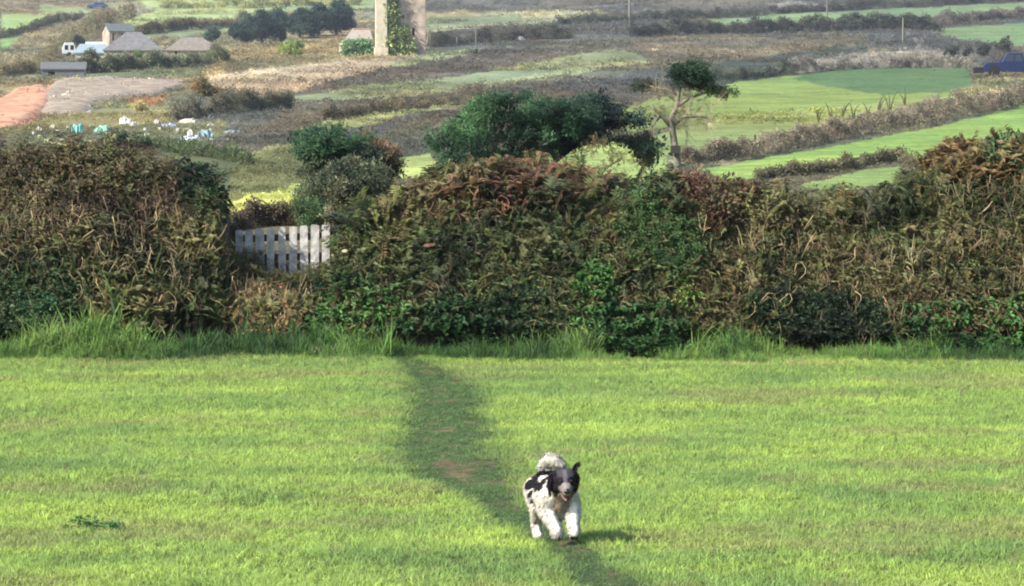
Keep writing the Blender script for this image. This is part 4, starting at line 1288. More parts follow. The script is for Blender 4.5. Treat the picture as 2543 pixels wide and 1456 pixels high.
def wall_panel(parent, w, h, th, ops, mat, loc, rz, name='wall', zb=-1.5):
    """upright wall of width w along local x, openings cut right through"""
    xs_ = sorted({0, w} | {o[0] for o in ops} | {o[1] for o in ops}); zs_ = sorted({zb, h} | {o[2] for o in ops} | {o[3] for o in ops})
    mb = MB()
    for i in range(len(xs_) - 1):
        for j in range(len(zs_) - 1):
            cx__, cz__ = (xs_[i] + xs_[i + 1]) / 2, (zs_[j] + zs_[j + 1]) / 2
            if any(o[0] < cx__ < o[1] and o[2] < cz__ < o[3] for o in ops): continue
            mb.box(xs_[i], xs_[i + 1], 0, th, zs_[j], zs_[j + 1])
    return mb.build(name, mat, parent, loc=loc, rot=(0, 0, rz))


def house(name, label, px, py, w, d, h, rh, yaw, wallm, roofm, cat='barn', hip=0.0, ops=(), door=None, group=None, over=.2):
    """px,py: where the near left corner meets the ground; metres otherwise; ridge along local x"""
    g = ground(px, py)
    root = empty(name, g, math.radians(yaw)); tag(root, label, cat, group)
    th = .35
    wall_panel(root, w, h, th, list(ops), wallm, (0, 0, 0), 0)
    wall_panel(root, w, h, th, [], wallm, (0, d - th, 0), 0)
    for xx in (0, w - th):
        mb = MB()
        if hip:
            mb.box(0, th, th + .003, d - th - .003, -1.5, h - .004)
        else:
            prof = [(th, -1.5), (d - th, -1.5), (d - th, h + rh * 2 * th / d), (d / 2, h + rh - .03), (th, h + rh * 2 * th / d)]
            V = [(0.003, y, z) for y, z in prof] + [(th, y, z) for y, z in prof]
            n = 5; mb.add(V, [tuple(range(n))[::-1], tuple(range(n, 2 * n))] + [(i, (i + 1) % n, (i + 1) % n + n, i + n) for i in range(n)])
        mb.build('wall', wallm, root, loc=(xx, 0, 0))
    o_ = over; t = .12
    A = [(-o_, -o_, h - .1), (w + o_, -o_, h - .1), (w + o_ - hip, d / 2, h + rh), (-o_ + hip, d / 2, h + rh)]
    B = [(w + o_, d + o_, h - .1), (-o_, d + o_, h - .1), (-o_ + hip, d / 2, h + rh), (w + o_ - hip, d / 2, h + rh)]
    for Q in (A, B) + (() if not hip else (((-o_, d + o_, h - .1), (-o_, -o_, h - .1), (-o_ + hip, d / 2, h + rh)), ((w + o_, -o_, h - .1), (w + o_, d + o_, h - .1), (w + o_ - hip, d / 2, h + rh)))):
        n = len(Q); V = [(x, y, z + .02) for x, y, z in Q] + [(x, y, z + .02 + t) for x, y, z in Q]
        F = [tuple(range(n))[::-1], tuple(range(n, 2 * n))] + [(i, (i + 1) % n, (i + 1) % n + n, i + n) for i in range(n)]
        mb = MB(); mb.add(V, F); mb.build('roof', roofm, root)
    for (x0, x1, z0, z1) in ops:
        mb = MB(); mb.box(x0 - .05, x1 + .05, th + .03, th + .08, z0 - .05, z1 + .05)
        mb.build('door' if z0 <= 0 else 'window', M_DARK, root)
    return root


def mpp(px, py):
    return ground(px, py).y / FPX


# slate roofed stone building
s = mpp(110, 50)
house('stone_barn', 'tall stone farm building with a slate roof and pale gable end', 109.5, 52, 25 * s, 22 * s, 20 * s, 7 * s, 24, M_PINK, M_SLATE, 'farm building',
      ops=[(3 * s, 5 * s, 11 * s, 18 * s), (12 * s, 14 * s, 14 * s, 18 * s)])
house('stone_barn', 'long grey hipped roof barn in front of the slate roofed building', 104, 61, 50 * s, 30 * s, 9 * s, 15 * s, 4, M_PINK, M_GREYR, 'barn', hip=20 * s,
      ops=[(3 * s, 5 * s, 2 * s, 6 * s), (12 * s, 14 * s, 3 * s, 6 * s)])
house('stone_barn', 'brownish hipped roof barn to the right of the farm buildings', 166, 56, 48 * s, 26 * s, 5 * s, 11 * s, 6, M_GRAN, M_ASB, 'barn', hip=16 * s, ops=[(8 * s, 10 * s, 0, 4 * s)])
house('low_shed', 'low shed with a blue grey sheet roof at the farm', 75.5, 60, 30 * s, 18 * s, 6 * s, 7 * s, 6, M_CREAM, M_BLUR, 'shed', hip=5 * s)
house('low_shed', 'small shed with a brilliant white roof beside the pale gable', 87, 50, 20 * s, 10 * s, 4 * s, 3 * s, 8, M_CREAM, M_WHITE, 'shed')
house('low_shed', 'dark grey tin shed low down left of the farm buildings', 42, 76, 30 * s, 14 * s, 5 * s, 4 * s, 3, M_TIN, M_TIN, 'shed', ops=[(4 * s, 9 * s, -.3, 3 * s)])

# caravan
g = ground(63, 57)
cv = empty('caravan', g, .15); tag(cv, 'white caravan parked at the left end of the farm', 'caravan')
mb = MB(); L_ = 11 * s; H_ = 13 * s
mb.prism([(0, .5), (L_, .5), (L_ + .05, H_ * .55), (L_ - .25, H_), (.3, H_), (-.08, H_ * .6)], 0, 2.2); mb.build('body', M_WHITE, cv)
for x0 in (.25, L_ * .6):
    mb = MB(); mb.box(x0, x0 + L_ * .28, -.02, -.005, H_ * .5, H_ * .82); mb.build('window', M_DARK, cv)
mb = MB(); mb.tube([(L_ * .5, -.03, .35), (L_ * .5, .15, .35)], .35, 12); mb.build('wheel', M_DARK, cv)
mb = MB(); mb.tube([(L_ * .5, 2.05, .35), (L_ * .5, 2.23, .35)], .35, 12); mb.build('wheel', M_DARK, cv)

# ruined engine house tower
g = ground(385, 56); s = g.y / FPX
tw = empty('ruined_tower', g, math.radians(7)); tag(tw, 'tall roofless ruined stone engine house with ivy on its walls', 'ruin')
W_ = 40.5 * s; DP = 44 * s; HH = 15.0; TH = 1.0
wall_panel(tw, W_, HH, TH, [(27.5 * s, 30 * s, 20.5 * s, 28 * s), (17 * s, 19.5 * s, 37 * s, 40.5 * s), (15 * s, 24 * s, 62 * s, 76 * s)], M_PINK, (0, 0, 0), 0, zb=-3)
mb = MB(); mb.box(27.2 * s, 30.3 * s, TH * .6, TH * .7, 20.2 * s, 28.3 * s); mb.build('door', M_DARK, tw)
mb = MB(); mb.box(17.0 * s - .05, 19.5 * s + .05, TH * .4, TH * .5, 37 * s - .05, 40.5 * s + .05); mb.build('window', M_PINK, tw)
wall_panel(tw, W_, HH - 2, TH, [(12 * s, 22 * s, 30 * s, 60 * s)], M_PINK, (0, DP - TH, 0), 0, zb=-3)
mb = MB(); mb.box(0.003, TH, TH + .003, DP - TH - .003, -3, HH - .4); mb.build('wall', M_GRANP, tw)
mb = MB(); mb.box(W_ - TH, W_ - .003, TH + .003, DP - TH - .003, -3, HH - 1); mb.build('wall', M_PINK, tw)
mb = MB(); mb.box(-9.5 * s, 1.5 * s, -.9, .55, -3, 57 * s + 3); mb.build('corner_pier', M_GRANP, tw)
mb = MB(); mb.box(-10.5 * s, 2.4 * s, -1.2, .7, -3, 8 * s); mb.build('pier_base', M_GRANP, tw)


def ivy_on(parent, x0, x1, z0f, z1f, n, cols, y=-.12, size=.9):
    xx = RNG.uniform(x0, x1, n); lo = z0f(xx); hi = z1f(xx); zz = lo + (hi - lo) * RNG.random(n)
    P = np.stack([xx, y + RNG.normal(0, .08, n), zz], 1)
    d = np.stack([RNG.normal(0, .4, n), -np.ones(n), RNG.normal(.5, .4, n)], 1)
    M = parent.matrix_basis
    me_ = scatter('ivy', P, d, size * np.exp(RNG.normal(0, .25, n)), palette(n, cols, P, .8) * 2.2, A_CLUMP, parent)
    me_.matrix_parent_inverse = Matrix.Identity(4)
    return me_


IV = [(112, 124, 74), (134, 148, 88), (150, 160, 100)]
ivy_on(tw, 1.6 * s, 10 * s, lambda x: 32 * s + x * 0, lambda x: 62 * s + x * 0, 420, [(98, 114, 70), (120, 138, 84)])
ivy_on(tw, 1.5 * s, 27 * s, lambda x: x * 0, lambda x: (17 + 11 * np.sin(np.clip(x / (27 * s), 0, 1) * 3.1)) * s - np.clip(x - 18 * s, 0, 9) * 2.0, 1300, IV)

# lean-to ruin left of the tower
g2 = ground(345, 56); s2 = g2.y / FPX
lt = empty('ruined_outhouse', g2, math.radians(14)); tag(lt, 'low ruined outhouse with pale sloping roof left of the tower', 'ruin')
wl_ = 27 * s2; hl = 13 * s2
wall_panel(lt, wl_, hl, .5, [], M_PINK, (0, 0, 0), 0)
wall_panel(lt, wl_, hl, .5, [], M_PINK, (0, 26 * s2, 0), 0)
for xx in (0, wl_ - .5):
    mb = MB(); mb.box(0, .5, .503, 26 * s2 - .003, -1.5, hl - .003); mb.build('wall', M_PINK, lt, loc=(xx, 0, 0))
mb = MB(); mb.add([(-.3, -.3, hl), (wl_ + .2, -.3, hl), (wl_ + .2, 15 * s2, hl + 13 * s2), (11 * s2, 15 * s2, hl + 13 * s2),
                   (-.3, -.3, hl + .25), (wl_ + .2, -.3, hl + .25), (wl_ + .2, 15 * s2, hl + 13 * s2 + .25), (11 * s2, 15 * s2, hl + 13 * s2 + .25)],
                  [(3, 2, 1, 0), (4, 5, 6, 7), (0, 1, 5, 4), (1, 2, 6, 5), (2, 3, 7, 6), (3, 0, 4, 7)])
mb.build('roof', mat_plain('pale_roof', (206, 200, 190), .8, .12, 1.5, rgb2=(190, 162, 148)), lt)
mb = MB(); mb.box(11 * s2, wl_ + .2, 15 * s2 - .3, 15 * s2 + .5, hl + 12 * s2, hl + 14.4 * s2); mb.build('ridge_cap', M_RUST, lt)
ivy_on(lt, 0, wl_ * .92, lambda x: x * 0 - .2, lambda x: hl * 1.0 + x * 0, 900, [(92, 124, 84), (118, 148, 98), (142, 166, 112)], size=.75)

# ------------------------------------------------------------------ poles and posts
M_POLE = mat_plain('pole_wood', (140, 138, 126), .9, .12, 3)


def pole(label, px, py, hpx, wpx, arm=False, name='utility_pole', cat='pole', group='poles on the far hillside', mat=None):
    g = ground(px, py); s = g.y / FPX
    mb = MB(); mb.tube([(0, 0, -.5), (0, 0, hpx * s * .5), (0, 0, hpx * s)], [wpx * s / 2, wpx * s * .45, wpx * s * .38], 8)
    if arm:
        root = empty(name, g); mb.build('shaft', mat or M_POLE, root)
        mb = MB(); mb.box(-1.1, 1.1, -.16, -.05, hpx * s - .5, hpx * s - .35); mb.build('crossarm', mat or M_POLE, root)
        for xx in (-.9, 0, .9):
            mb = MB(); mb.tube([(xx, -.1, hpx * s - .35), (xx, -.1, hpx * s - .1)], .06, 6); mb.build('insulator', M_DARK, root)
        o = root
    else:
        o = mb.build(name, mat or M_POLE, None, loc=g)
    tag(o, label, cat, group)
    return o


pole('tall grey utility pole rising out of frame left of the strip fields', 629.5, 30, 50, 2.6, True)
pole('thin utility pole crossing the upper green strip field', 827, 30, 42, 1.6, True)
pole('short pale pole beside the bend of the pale track', 903, 43, 25, 2.2)
pole('thin grey pole in the dark scrub right of the tower', 476, 46, 22, 1.2)
pole('stubby pale gate post in the scrub below the tower', 457, 46, 9, 2.2, name='gate_post', cat='post', group=None)
pole('pale leaning post at the right foot of the tower', 427, 46, 9, 2.4, name='leaning_post', cat='post', group=None).rotation_euler = (0, .15, 0)
pole('dark wooden post standing in the pinkish diagonal hedge', 755, 156, 21, 2.6, name='fence_post', cat='post', group=None, mat=mat_plain('dark_post', (84, 80, 66), .9))
tag(rock('boulder', ground(520, 41) + Vector((0, 0, .3)), .9, M_STONEW, 9, squash=.55), 'white boulder in the dark scrub below the pale fields', 'boulder')
tag(rock('boulder', ground(886, 105) + Vector((0, 0, .2)), .01 + 1.6 * mpp(886, 105), M_STONE, 10), 'pale boulder at the gap in the pinkish diagonal hedge', 'boulder')

# ------------------------------------------------------------------ scattered scrap and plastic sheets at left
def crumple(label, px, py, w, h, rgb, seed, name='plastic_sheet', cat='plastic sheet'):
    g = ground(px, py); s = g.y / FPX
    r = np.random.default_rng(seed)
    nx, ny = 9, 6
    V = []
    for j in range(ny):
        for i in range(nx):
            u = i / (nx - 1) - .5; v = j / (ny - 1) - .5
            e = max(0, 1 - (2 * abs(u)) ** 2.2) * max(0, 1 - (2 * abs(v)) ** 2.2)
            z = h * s * .75 * (e ** .5) * (.15 + 1.0 * r.random()) + (.05 if e > 0 else -.15)
            V.append((u * w * s + r.normal(0, .04 * w * s), v * w * s * .9 + r.normal(0, .04 * w * s), z))
    F = [(j * nx + i, j * nx + i + 1, (j + 1) * nx + i + 1, (j + 1) * nx + i) for j in range(ny - 1) for i in range(nx - 1)]
    o = link(name, mesh_data(name, V, F, mat_plain('sheet_%d_%d_%d' % rgb, rgb, .5, .12, 2)), loc=g, rot=(0, 0, r.uniform(-.6, .6)))
    tag(o, label, cat, 'scrap and plastic lying on the left slope')


crumple('large white plastic sheet, topmost and biggest of the scrap', 125, 124, 12, 10, (252, 252, 246), 1)
crumple('pale grey bundle just right of the biggest white sheet', 134, 126, 7, 6, (214, 208, 188), 2, 'bundle', 'bundle')
crumple('pinkish grey bundle standing alone midway along the scrap', 141 + 16, 124, 7, 6, (208, 196, 184), 3, 'bundle', 'bundle')
crumple('pale blue grey plastic sheet right of the pinkish bundle', 168, 127, 18, 5, (196, 204, 222), 4)
crumple('cream canvas sheet at the upper right end of the scrap', 190, 123, 24, 6, (228, 216, 196), 5, 'canvas_sheet', 'canvas')
crumple('small tent shaped white bag above the white board', 190, 136, 6, 8, (255, 255, 255), 6, 'plastic_bag', 'bag')
crumple('flat white board below the small white bag', 193, 140, 15, 3.5, (232, 234, 246), 7, 'board', 'board')
crumple('pale blue heap of netting right of the white board', 205, 137, 18, 9, (140, 168, 172), 8, 'netting_heap', 'netting')
crumple('grey crate like block left of the white board', 182, 144, 9, 9, (124, 130, 134), 9, 'grey_block', 'block')
crumple('grey blue tarpaulin at the lower middle of the scrap', 162, 145, 14, 5, (112, 138, 144), 10, 'tarpaulin', 'tarpaulin')
crumple('teal green tarpaulin in the middle of the left slope', 103, 133, 20, 10, (140, 196, 168), 11, 'tarpaulin', 'tarpaulin')
crumple('bright turquoise tarpaulin left of the teal green one', 77, 133, 13, 13, (120, 196, 188), 12, 'tarpaulin', 'tarpaulin')
crumple('small pale yellow green sheet right of the teal tarpaulin', 120, 137, 8, 4, (200, 210, 150), 13)
crumple('tiny white bag at the far left of the scrap', 39, 131, 5, 5, (248, 236, 222), 14, 'plastic_bag', 'bag')
crumple('dull beige sack second from the left of the scrap', 53, 129, 7, 6, (196, 188, 160), 15, 'sack', 'sack')
crumple('pale green sheet edging the left thicket top', 62, 145, 22, 4, (186, 192, 146), 16)
crumple('blue grey sheet lying well right of the scrap on the brown slope', 232, 133, 18, 3.5, (150, 164, 172), 17)

_r = random.Random(77)
for k in range(34):
    crumple('small pale scrap lying among the tarpaulins on the left slope', _r.uniform(30, 215), _r.uniform(124, 146), _r.uniform(3, 7), _r.uniform(1.5, 4),
            _r.choice(((236, 232, 220), (200, 206, 190), (176, 196, 190), (190, 200, 150), (214, 196, 176))), 100 + k, 'scrap_piece', 'scrap')

# ------------------------------------------------------------------ vehicles
M_NAVY = mat_plain('navy_paint', (8, 40, 88), .6, .12, 3, spec=.2)
M_NAVYL = mat_plain('dusty_blue_paint', (84, 96, 150), .4, .12, 3, spec=.5)
M_GLASS = mat_plain('dark_glass', (22, 40, 72), .15, .1, 3, spec=.6)
M_TYRE = mat_plain('tyre_rubber', (26, 26, 30), .9, .1, 3)


def vehicle(name, label, px, py, length, yaw, prof, glass, paint, cat, wheels, wid=1.75, wr=.34):
    g = ground(px, py)
    root = empty(name, g, yaw); tag(root, label, cat)
    mb = MB(); mb.prism([(x * length, z) for x, z in prof], 0, wid); ob = mb.build('body', paint, root)
    bv = ob.modifiers.new('bevel', 'BEVEL'); bv.width = .07; bv.segments = 2
    for pts in glass:
        for y0, y1 in ((-.012, .004), (wid - .004, wid + .012)):
            mb = MB(); mb.prism([(x * length, z) for x, z in pts], y0, y1); mb.build('window', M_GLASS, root)
    for wx in wheels:
        for yy in (-.04, wid - .18):
            mb = MB(); mb.tube([(wx * length, yy, wr), (wx * length, yy + .22, wr)], wr, 16); w_ = mb.build('wheel', M_TYRE, root)
            mb = MB(); mb.tube([(wx * length, yy - .012 if yy < 0 else yy + .2, wr), (wx * length, yy + .03 if yy < 0 else yy + .235, wr)], wr * .55, 12); mb.build('rim', M_TYRE if paint is M_NAVY else M_NAVYL, w_)
    return root


cp = [(0, .35), (0, .75), (.03, .92), (.24, 1.02), (.36, 1.45), (.42, 1.5), (.78, 1.5), (.93, 1.08), (1, 1.0), (1, .35)]
cg = [[(.28, 1.03), (.38, 1.40), (.56, 1.42), (.56, 1.03)], [(.59, 1.03), (.59, 1.42), (.77, 1.40), (.88, 1.04)]]
s = mpp(96, 10)
vehicle('parked_car', 'dark blue car cut by the top edge at upper left', 87, 9.5, 21 * s, .2, cp, cg, M_NAVYL, 'car', (.2, .8))
s = mpp(1000, 77)
k_ = 24 * s / 1.9
tp = [(0, .5), (0, .9 * k_), (.05, 1.05 * k_), (.30, 1.15 * k_), (.37, 1.75 * k_), (.41, 1.85 * k_), (.62, 1.85 * k_), (.66, 1.15 * k_), (1, 1.12 * k_), (1, .5)]
tg = [[(.33, 1.2 * k_), (.385, 1.72 * k_), (.48, 1.74 * k_), (.48, 1.2 * k_)], [(.5, 1.2 * k_), (.5, 1.74 * k_), (.6, 1.74 * k_), (.62, 1.2 * k_)]]
rv = vehicle('pickup_truck', 'dark navy pickup truck cut by the right edge', 984, 76.5, 62 * s, -.05, tp, tg, M_NAVY, 'truck', (.17, .82), 1.9, .45 * k_)
mb = MB(); mb.box(-10 * s, -.02, .1, 1.8, .35, 9 * s); mb.build('front_rack', M_TYRE, rv)

# ------------------------------------------------------------------ plants in the lawn
def lawn_plant(label, px, py, n, h, w, cols, name='weed_clump', assets=None):
    x, D = flat(px, py)
    root = empty(name, (float(x), float(D), float(FZ(x, D)) - .02)); tag(root, label, 'weed')
    P = np.stack([x + RNG.normal(0, w, n), D + RNG.normal(0, w * 1.2, n), np.full(n, float(FZ(x, D)) - .02)], 1)
    d = np.stack([RNG.normal(0, .7, n), RNG.normal(-.1, .7, n), np.ones(n)], 1)
    scatter('foliage', P, d, h * np.exp(RNG.normal(0, .2, n)), palette(n, cols, P, 3), assets or A_BROAD, root)


lawn_plant('dark green weed clump in the lower left of the lawn', 98, 526, 34, .075, .10, [(76, 118, 70), (100, 142, 80)])

# ------------------------------------------------------------------ the dog
def make_dog():
    gx_, gd_ = flat(552.5, 540)
    gz_ = float(FZ(gx_, gd_))
    # heading: towards the camera and a little to the right
    yaw = math.atan2(-0.965, 0.26)
    root = empty('dog', (float(gx_), float(gd_), gz_), yaw)
    tag(root, 'small shaggy white dog with black patches bounding towards the camera', 'dog')
    # local frame: x forward, y left, z up; spheres (x,y,z,r)
    ch = []

    def chain(pts, n=10):
        for a, b in zip(pts[:-1], pts[1:]):
            for i in range(n + 1):
                t = i / n
                ch.append(tuple(a[k] * (1 - t) + b[k] * t for k in range(4)))
    # trunk: chest deep, belly tucked
    chain([(.15, 0, .315, .100), (.06, 0, .325, .105), (-.06, 0, .345, .092), (-.17, 0, .365, .092), (-.23, 0, .355, .075)])
    chain([(.15, .05, .30, .085), (.02, .05, .31, .085)]); chain([(.15, -.05, .30, .085), (.02, -.05, .31, .085)])
    chain([(.17, 0, .27, .075), (.10, 0, .25, .065)]); chain([(.18, 0, .27, .07), (.175, 0, .215, .045)])
    # neck and head
    chain([(.15, 0, .36, .082), (.22, 0, .40, .072), (.27, 0, .425, .066)])
    HC = Vector((.305, -.0, .432)); hs = 1.2
    ca_, sa_ = math.cos(-.16), math.sin(-.16)

    def hf(dx, dy, dz):
        dx, dy, dz = dx * hs, dy * hs, dz * hs
        return (HC.x + dx * ca_ - dy * sa_, dx * sa_ + dy * ca_, HC.z + dz)
    head0 = len(ch)
    ch.append((HC.x, HC.y, HC.z, .072)); ch.append((HC.x - .01, .02, HC.z + .012, .062)); ch.append((HC.x - .01, -.02, HC.z + .012, .062))
    chain([(HC.x + .03, 0, HC.z - .015, .046), (HC.x + .085, 0, HC.z - .045, .030), (HC.x + .110, 0, HC.z - .052, .024)])
    chain([(HC.x + .02, 0, HC.z - .055, .036), (HC.x + .075, 0, HC.z - .085, .018)])
    for sg in (1, -1):
        ch.append((HC.x + .02, sg * .035, HC.z - .03, .036))
    for i in range(head0, len(ch)):
        x, y, z, r_ = ch[i]; ch[i] = (*hf(x - HC.x, y, z - HC.z), r_ * hs)
    # front legs reaching forward, off the ground
    for sg, f in ((1, .02), (-1, -.01)):
        chain([(.15, sg * .075, .29, .062), (.185 + f, sg * .082, .215, .050), (.245 + f, sg * .074, .165, .034), (.305 + f, sg * .062, .125, .029), (.335 + f, sg * .058, .095, .031), (.342 + f, sg * .056, .075, .026)], 7)
    # hind legs: thigh forward, hock back, paw on the ground under the belly
    for sg, f in ((1, .0), (-1, .05)):
        chain([(-.20, sg * .065, .34, .072), (-.12 + f, sg * .078, .225, .052), (-.15 + f, sg * .080, .16, .034), (-.19 + f, sg * .078, .115, .024), (-.155 + f, sg * .078, .045, .021), (-.12 + f, sg * .078, .024, .024), (-.10 + f, sg * .078, .022, .018)], 7)
    # tail curling up and over the back
    chain([(-.25, 0, .40, .030), (-.27, .01, .45, .034), (-.25, .01, .50, .042), (-.20, .03, .53, .044), (-.15, .065, .525, .038), (-.12, .10, .50, .022)], 7)
    ico = bmesh.new(); bmesh.ops.create_icosphere(ico, subdivisions=2, radius=1)
    base = np.array([tuple(v.co) for v in ico.verts]); fcs = np.array([[v.index for v in f.verts] for f in ico.faces]); ico.free()
    V = []; F = []
    for i, (x, y, z, r) in enumerate(ch):
        V.append(base * r + np.array([x, y, z])); F.append(fcs + i * len(base))
    V = np.concatenate(V); F = np.concatenate(F)
    tmp = bpy.data.objects.new('dog_source', mesh_data('dog_source', V, F))
    COL.objects.link(tmp)
    m = tmp.modifiers.new('r', 'REMESH'); m.mode = 'VOXEL'; m.voxel_size = .006
    m = tmp.modifiers.new('s', 'SMOOTH'); m.iterations = 6; m.factor = .5
    dg = bpy.context.evaluated_depsgraph_get(); ev = tmp.evaluated_get(dg)
    me = bpy.data.meshes.new_from_object(ev)
    bpy.data.objects.remove(tmp, do_unlink=True)
    n = len(me.vertices); co = np.zeros(n * 3, np.float32); me.vertices.foreach_get('co', co); co = co.reshape(-1, 3)
    no = np.zeros(n * 3, np.float32); me.vertices.foreach_get('normal', no); no = no.reshape(-1, 3)

    WHT = alb((255, 247, 230)) * 1.4; BLK = alb((48, 42, 50)); GRY = alb((84, 80, 84)); TANC = alb((222, 200, 172)); DRK = alb((60, 50, 50))

    def coat(p):
        x, y, z = p[:, 0].copy(), p[:, 1].copy(), p[:, 2].copy()
        hm_ = (x > .245) & (z > .33)
        ux, uy = x[hm_] - HC.x, y[hm_].copy()
        x[hm_] = HC.x + (ux * ca_ + uy * sa_) / hs; y[hm_] = (-ux * sa_ + uy * ca_) / hs; z[hm_] = HC.z + (z[hm_] - HC.z) / hs
        c = np.tile(WHT, (len(p), 1))
        nz = fbm(x * 13 + y * 7 + 3, z * 13 + y * 8, 2)
        # back and flanks: black saddle broken by white
        saddle = (z > .355 + (nz - .5) * .12) & (x < .20) & (x > -.27) & (z < .462)
        patch = (nz > .53) & (z > .25) & (z < .42) & (x < .14) & (x > -.2)
        c[saddle & (nz > .36)] = BLK
        c[patch] = BLK * 1.3
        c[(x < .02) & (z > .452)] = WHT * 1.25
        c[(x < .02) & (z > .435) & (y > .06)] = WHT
        sp = ((x - .02) ** 2 + (z - .27) ** 2 < .035 ** 2) & (y < 0)
        c[sp] = BLK
        for a_, b_, q_ in ((-.10, .31, .032), (-.03, .335, .036), (-.16, .37, .045), (.05, .36, .03), (-.06, .27, .022)):
            c[((x - a_) ** 2 + (z - b_) ** 2 < (q_ * (.7 + .6 * nz)) ** 2) & (y < 0)] = BLK
        wsp = ((x - .12) ** 2 + (z - .40) ** 2 < .03 ** 2) & (y < 0)
        c[wsp] = WHT
        chest = (x > .20) & (z < .345) & (z > .22) & (np.abs(y) < .055)
        c[chest] = TANC
        hd = x > .245
        hd &= z > .345
        c[hd & (z > .36)] = GRY
        side = hd & (np.abs(y) > .045)
        c[side] = BLK * 1.1
        c[hd & (x < HC.x - .01) & (z > HC.z + .02)] = BLK * 1.2
        blaze = hd & (np.abs(y + .004) < .012) & (x > HC.x + .0) & (z > HC.z - .02)
        c[blaze] = GRY * 1.9
        muz = hd & (x > HC.x + .055) & (z < HC.z + .0)
        c[muz] = alb((168, 156, 146))
        for sg in (1, -1):
            e = (x - (HC.x + .055)) ** 2 + (y - sg * .034) ** 2 + (z - (HC.z + .004)) ** 2 < .026 ** 2
            c[e] = DRK * .7
        c[(x > HC.x + .02) & (z < HC.z - .055) & (z > .33)] = alb((200, 178, 160))
        pads = (z < .062) & (x > .30)
        c[pads] = alb((120, 104, 90))
        return c * np.exp(np.random.default_rng(4).normal(0, .06, len(p)))[:, None]

    a = me.attributes.new('col', 'FLOAT_COLOR', 'POINT'); c4 = np.ones((n, 4), np.float32); c4[:, :3] = np.clip(coat(co), 0, .8); a.data.foreach_set('color', c4.ravel())
    mskin = mat_vcol('dog_coat', .8, scales=((30, .12),), bump=.5, bdist=.006)
    me.materials.clear(); me.materials.append(mskin)
    me.polygons.foreach_set('use_smooth', np.ones(len(me.polygons), bool))
    body = link('body', me, root)

    # fur: tapered strands, longer on tail, chest and breeches
    r = np.random.default_rng(8)
    k = r.integers(0, n, 64000)
    p = co[k]; nn = no[k]
    fl_ = np.full(len(k), .027)
    x, y, z = p[:, 0], p[:, 1], p[:, 2]
    fl_ = np.where((z > .455) & (x < -.1), .022, fl_)
    fl_ = np.where((x < .22) & (z < .33) & (z > .2), .030, fl_)
    fl_ = np.where((x > .14) & (x < .27) & (z > .22) & (z < .37), .034, fl_)
    fl_ = np.where((x > .36), .006, fl_)
    fl_ = np.where((x > .26) & (x <= .36) & (z > .36), .013, fl_)
    fl_ = np.where((x > .24) & (z > .35) & (np.abs(y) > .05) & (x < .33), .024, fl_)
    fl_ = fl_ * r.uniform(.6, 1.3, len(k))
    flow = np.stack([np.full(len(k), -.8), nn[:, 1] * .2, np.full(len(k), -.75)], 1)
    tail = (z > .42) & (x < -.1); flow[tail] = np.stack([np.full(tail.sum(), .5), np.full(tail.sum(), .5), r.normal(-.1, .2, tail.sum())], 1)
    d = nn * .66 + flow * .8 + r.normal(0, .14, (len(k), 3)); d /= np.linalg.norm(d, axis=1, keepdims=True)
    sd = np.cross(d, r.normal(0, 1, (len(k), 3))); sd /= np.linalg.norm(sd, axis=1, keepdims=True)
    w = .0017
    mid = p + d * fl_[:, None] * .55
    tip = p + d * fl_[:, None] + np.array([[0, 0, -1]]) * (fl_ * .18)[:, None]
    FV = np.stack([p - nn * .002 - sd * w, p - nn * .002 + sd * w, mid + sd * w * .7, mid - sd * w * .7, tip], 1).reshape(-1, 3)
    b = np.arange(len(k)) * 5
    FF = [(i, i + 1, i + 2, i + 3) for i in b] + [(i + 3, i + 2, i + 4) for i in b]
    fm = mesh_data('fur', FV, FF, None, vcol=np.repeat(np.clip(coat(p), 0, .8), 5, 0))
    na_ = fm.attributes.new('skin_normal', 'FLOAT_VECTOR', 'POINT')
    jn = nn + r.normal(0, .2, nn.shape)
    na_.data.foreach_set('vector', np.repeat(jn, 5, 0).astype(np.float32).ravel())
    mf = mat_vcol('dog_fur', .7, scales=((60, .1),), bump=0)
    nt = mf.node_tree; an = nt.nodes.new('ShaderNodeAttribute'); an.attribute_type = 'GEOMETRY'; an.attribute_name = 'skin_normal'
    vt = nt.nodes.new('ShaderNodeVectorTransform'); vt.vector_type = 'NORMAL'; vt.convert_from = 'OBJECT'; vt.convert_to = 'WORLD'
    nt.links.new(an.outputs['Vector'], vt.inputs[0])
    nt.links.new(vt.outputs[0], [q_ for q_ in nt.nodes if q_.type == 'BSDF_PRINCIPLED'][0].inputs['Normal'])
    fm.materials.append(mf)
    fo = link('fur', fm, root); fo['kind'] = 'stuff'

    M_NOSE = mat_plain('dog_nose', (30, 24, 26), .35, .1, 20, spec=.5)
    M_EYE = mat_plain('dog_eye', (24, 18, 18), .4, .1, 20, spec=.3)
    M_TONG = mat_plain('dog_tongue', (226, 138, 140), .5, .1, 20)
    M_MOUTH = mat_plain('dog_mouth', (74, 30, 34), .7, .1, 20)
    M_EAR = mat_plain('dog_ear', (46, 38, 46), .8, .2, 30)

    def ball(name, c, rx, ry, rz, mat, rot=(0, 0, 0)):
        bm = bmesh.new(); bmesh.ops.create_icosphere(bm, subdivisions=3, radius=1)
        for v in bm.verts: v.co = Vector((v.co.x * rx, v.co.y * ry, v.co.z * rz))
        mm = bpy.data.meshes.new(name); bm.to_mesh(mm); bm.free(); mm.materials.append(mat)
        mm.polygons.foreach_set('use_smooth', [True] * len(mm.polygons))
        c = hf(c[0] - HC.x, c[1], c[2] - HC.z)
        return link(name, mm, root, loc=c, rot=(rot[0], rot[1], -.16))
    ball('nose', (HC.x + .132, 0, HC.z - .044), .019, .024, .019, M_NOSE)
    for sg in (1, -1):
        ball('eye', (HC.x + .062, sg * .030, HC.z + .008), .010, .010, .010, M_EYE)
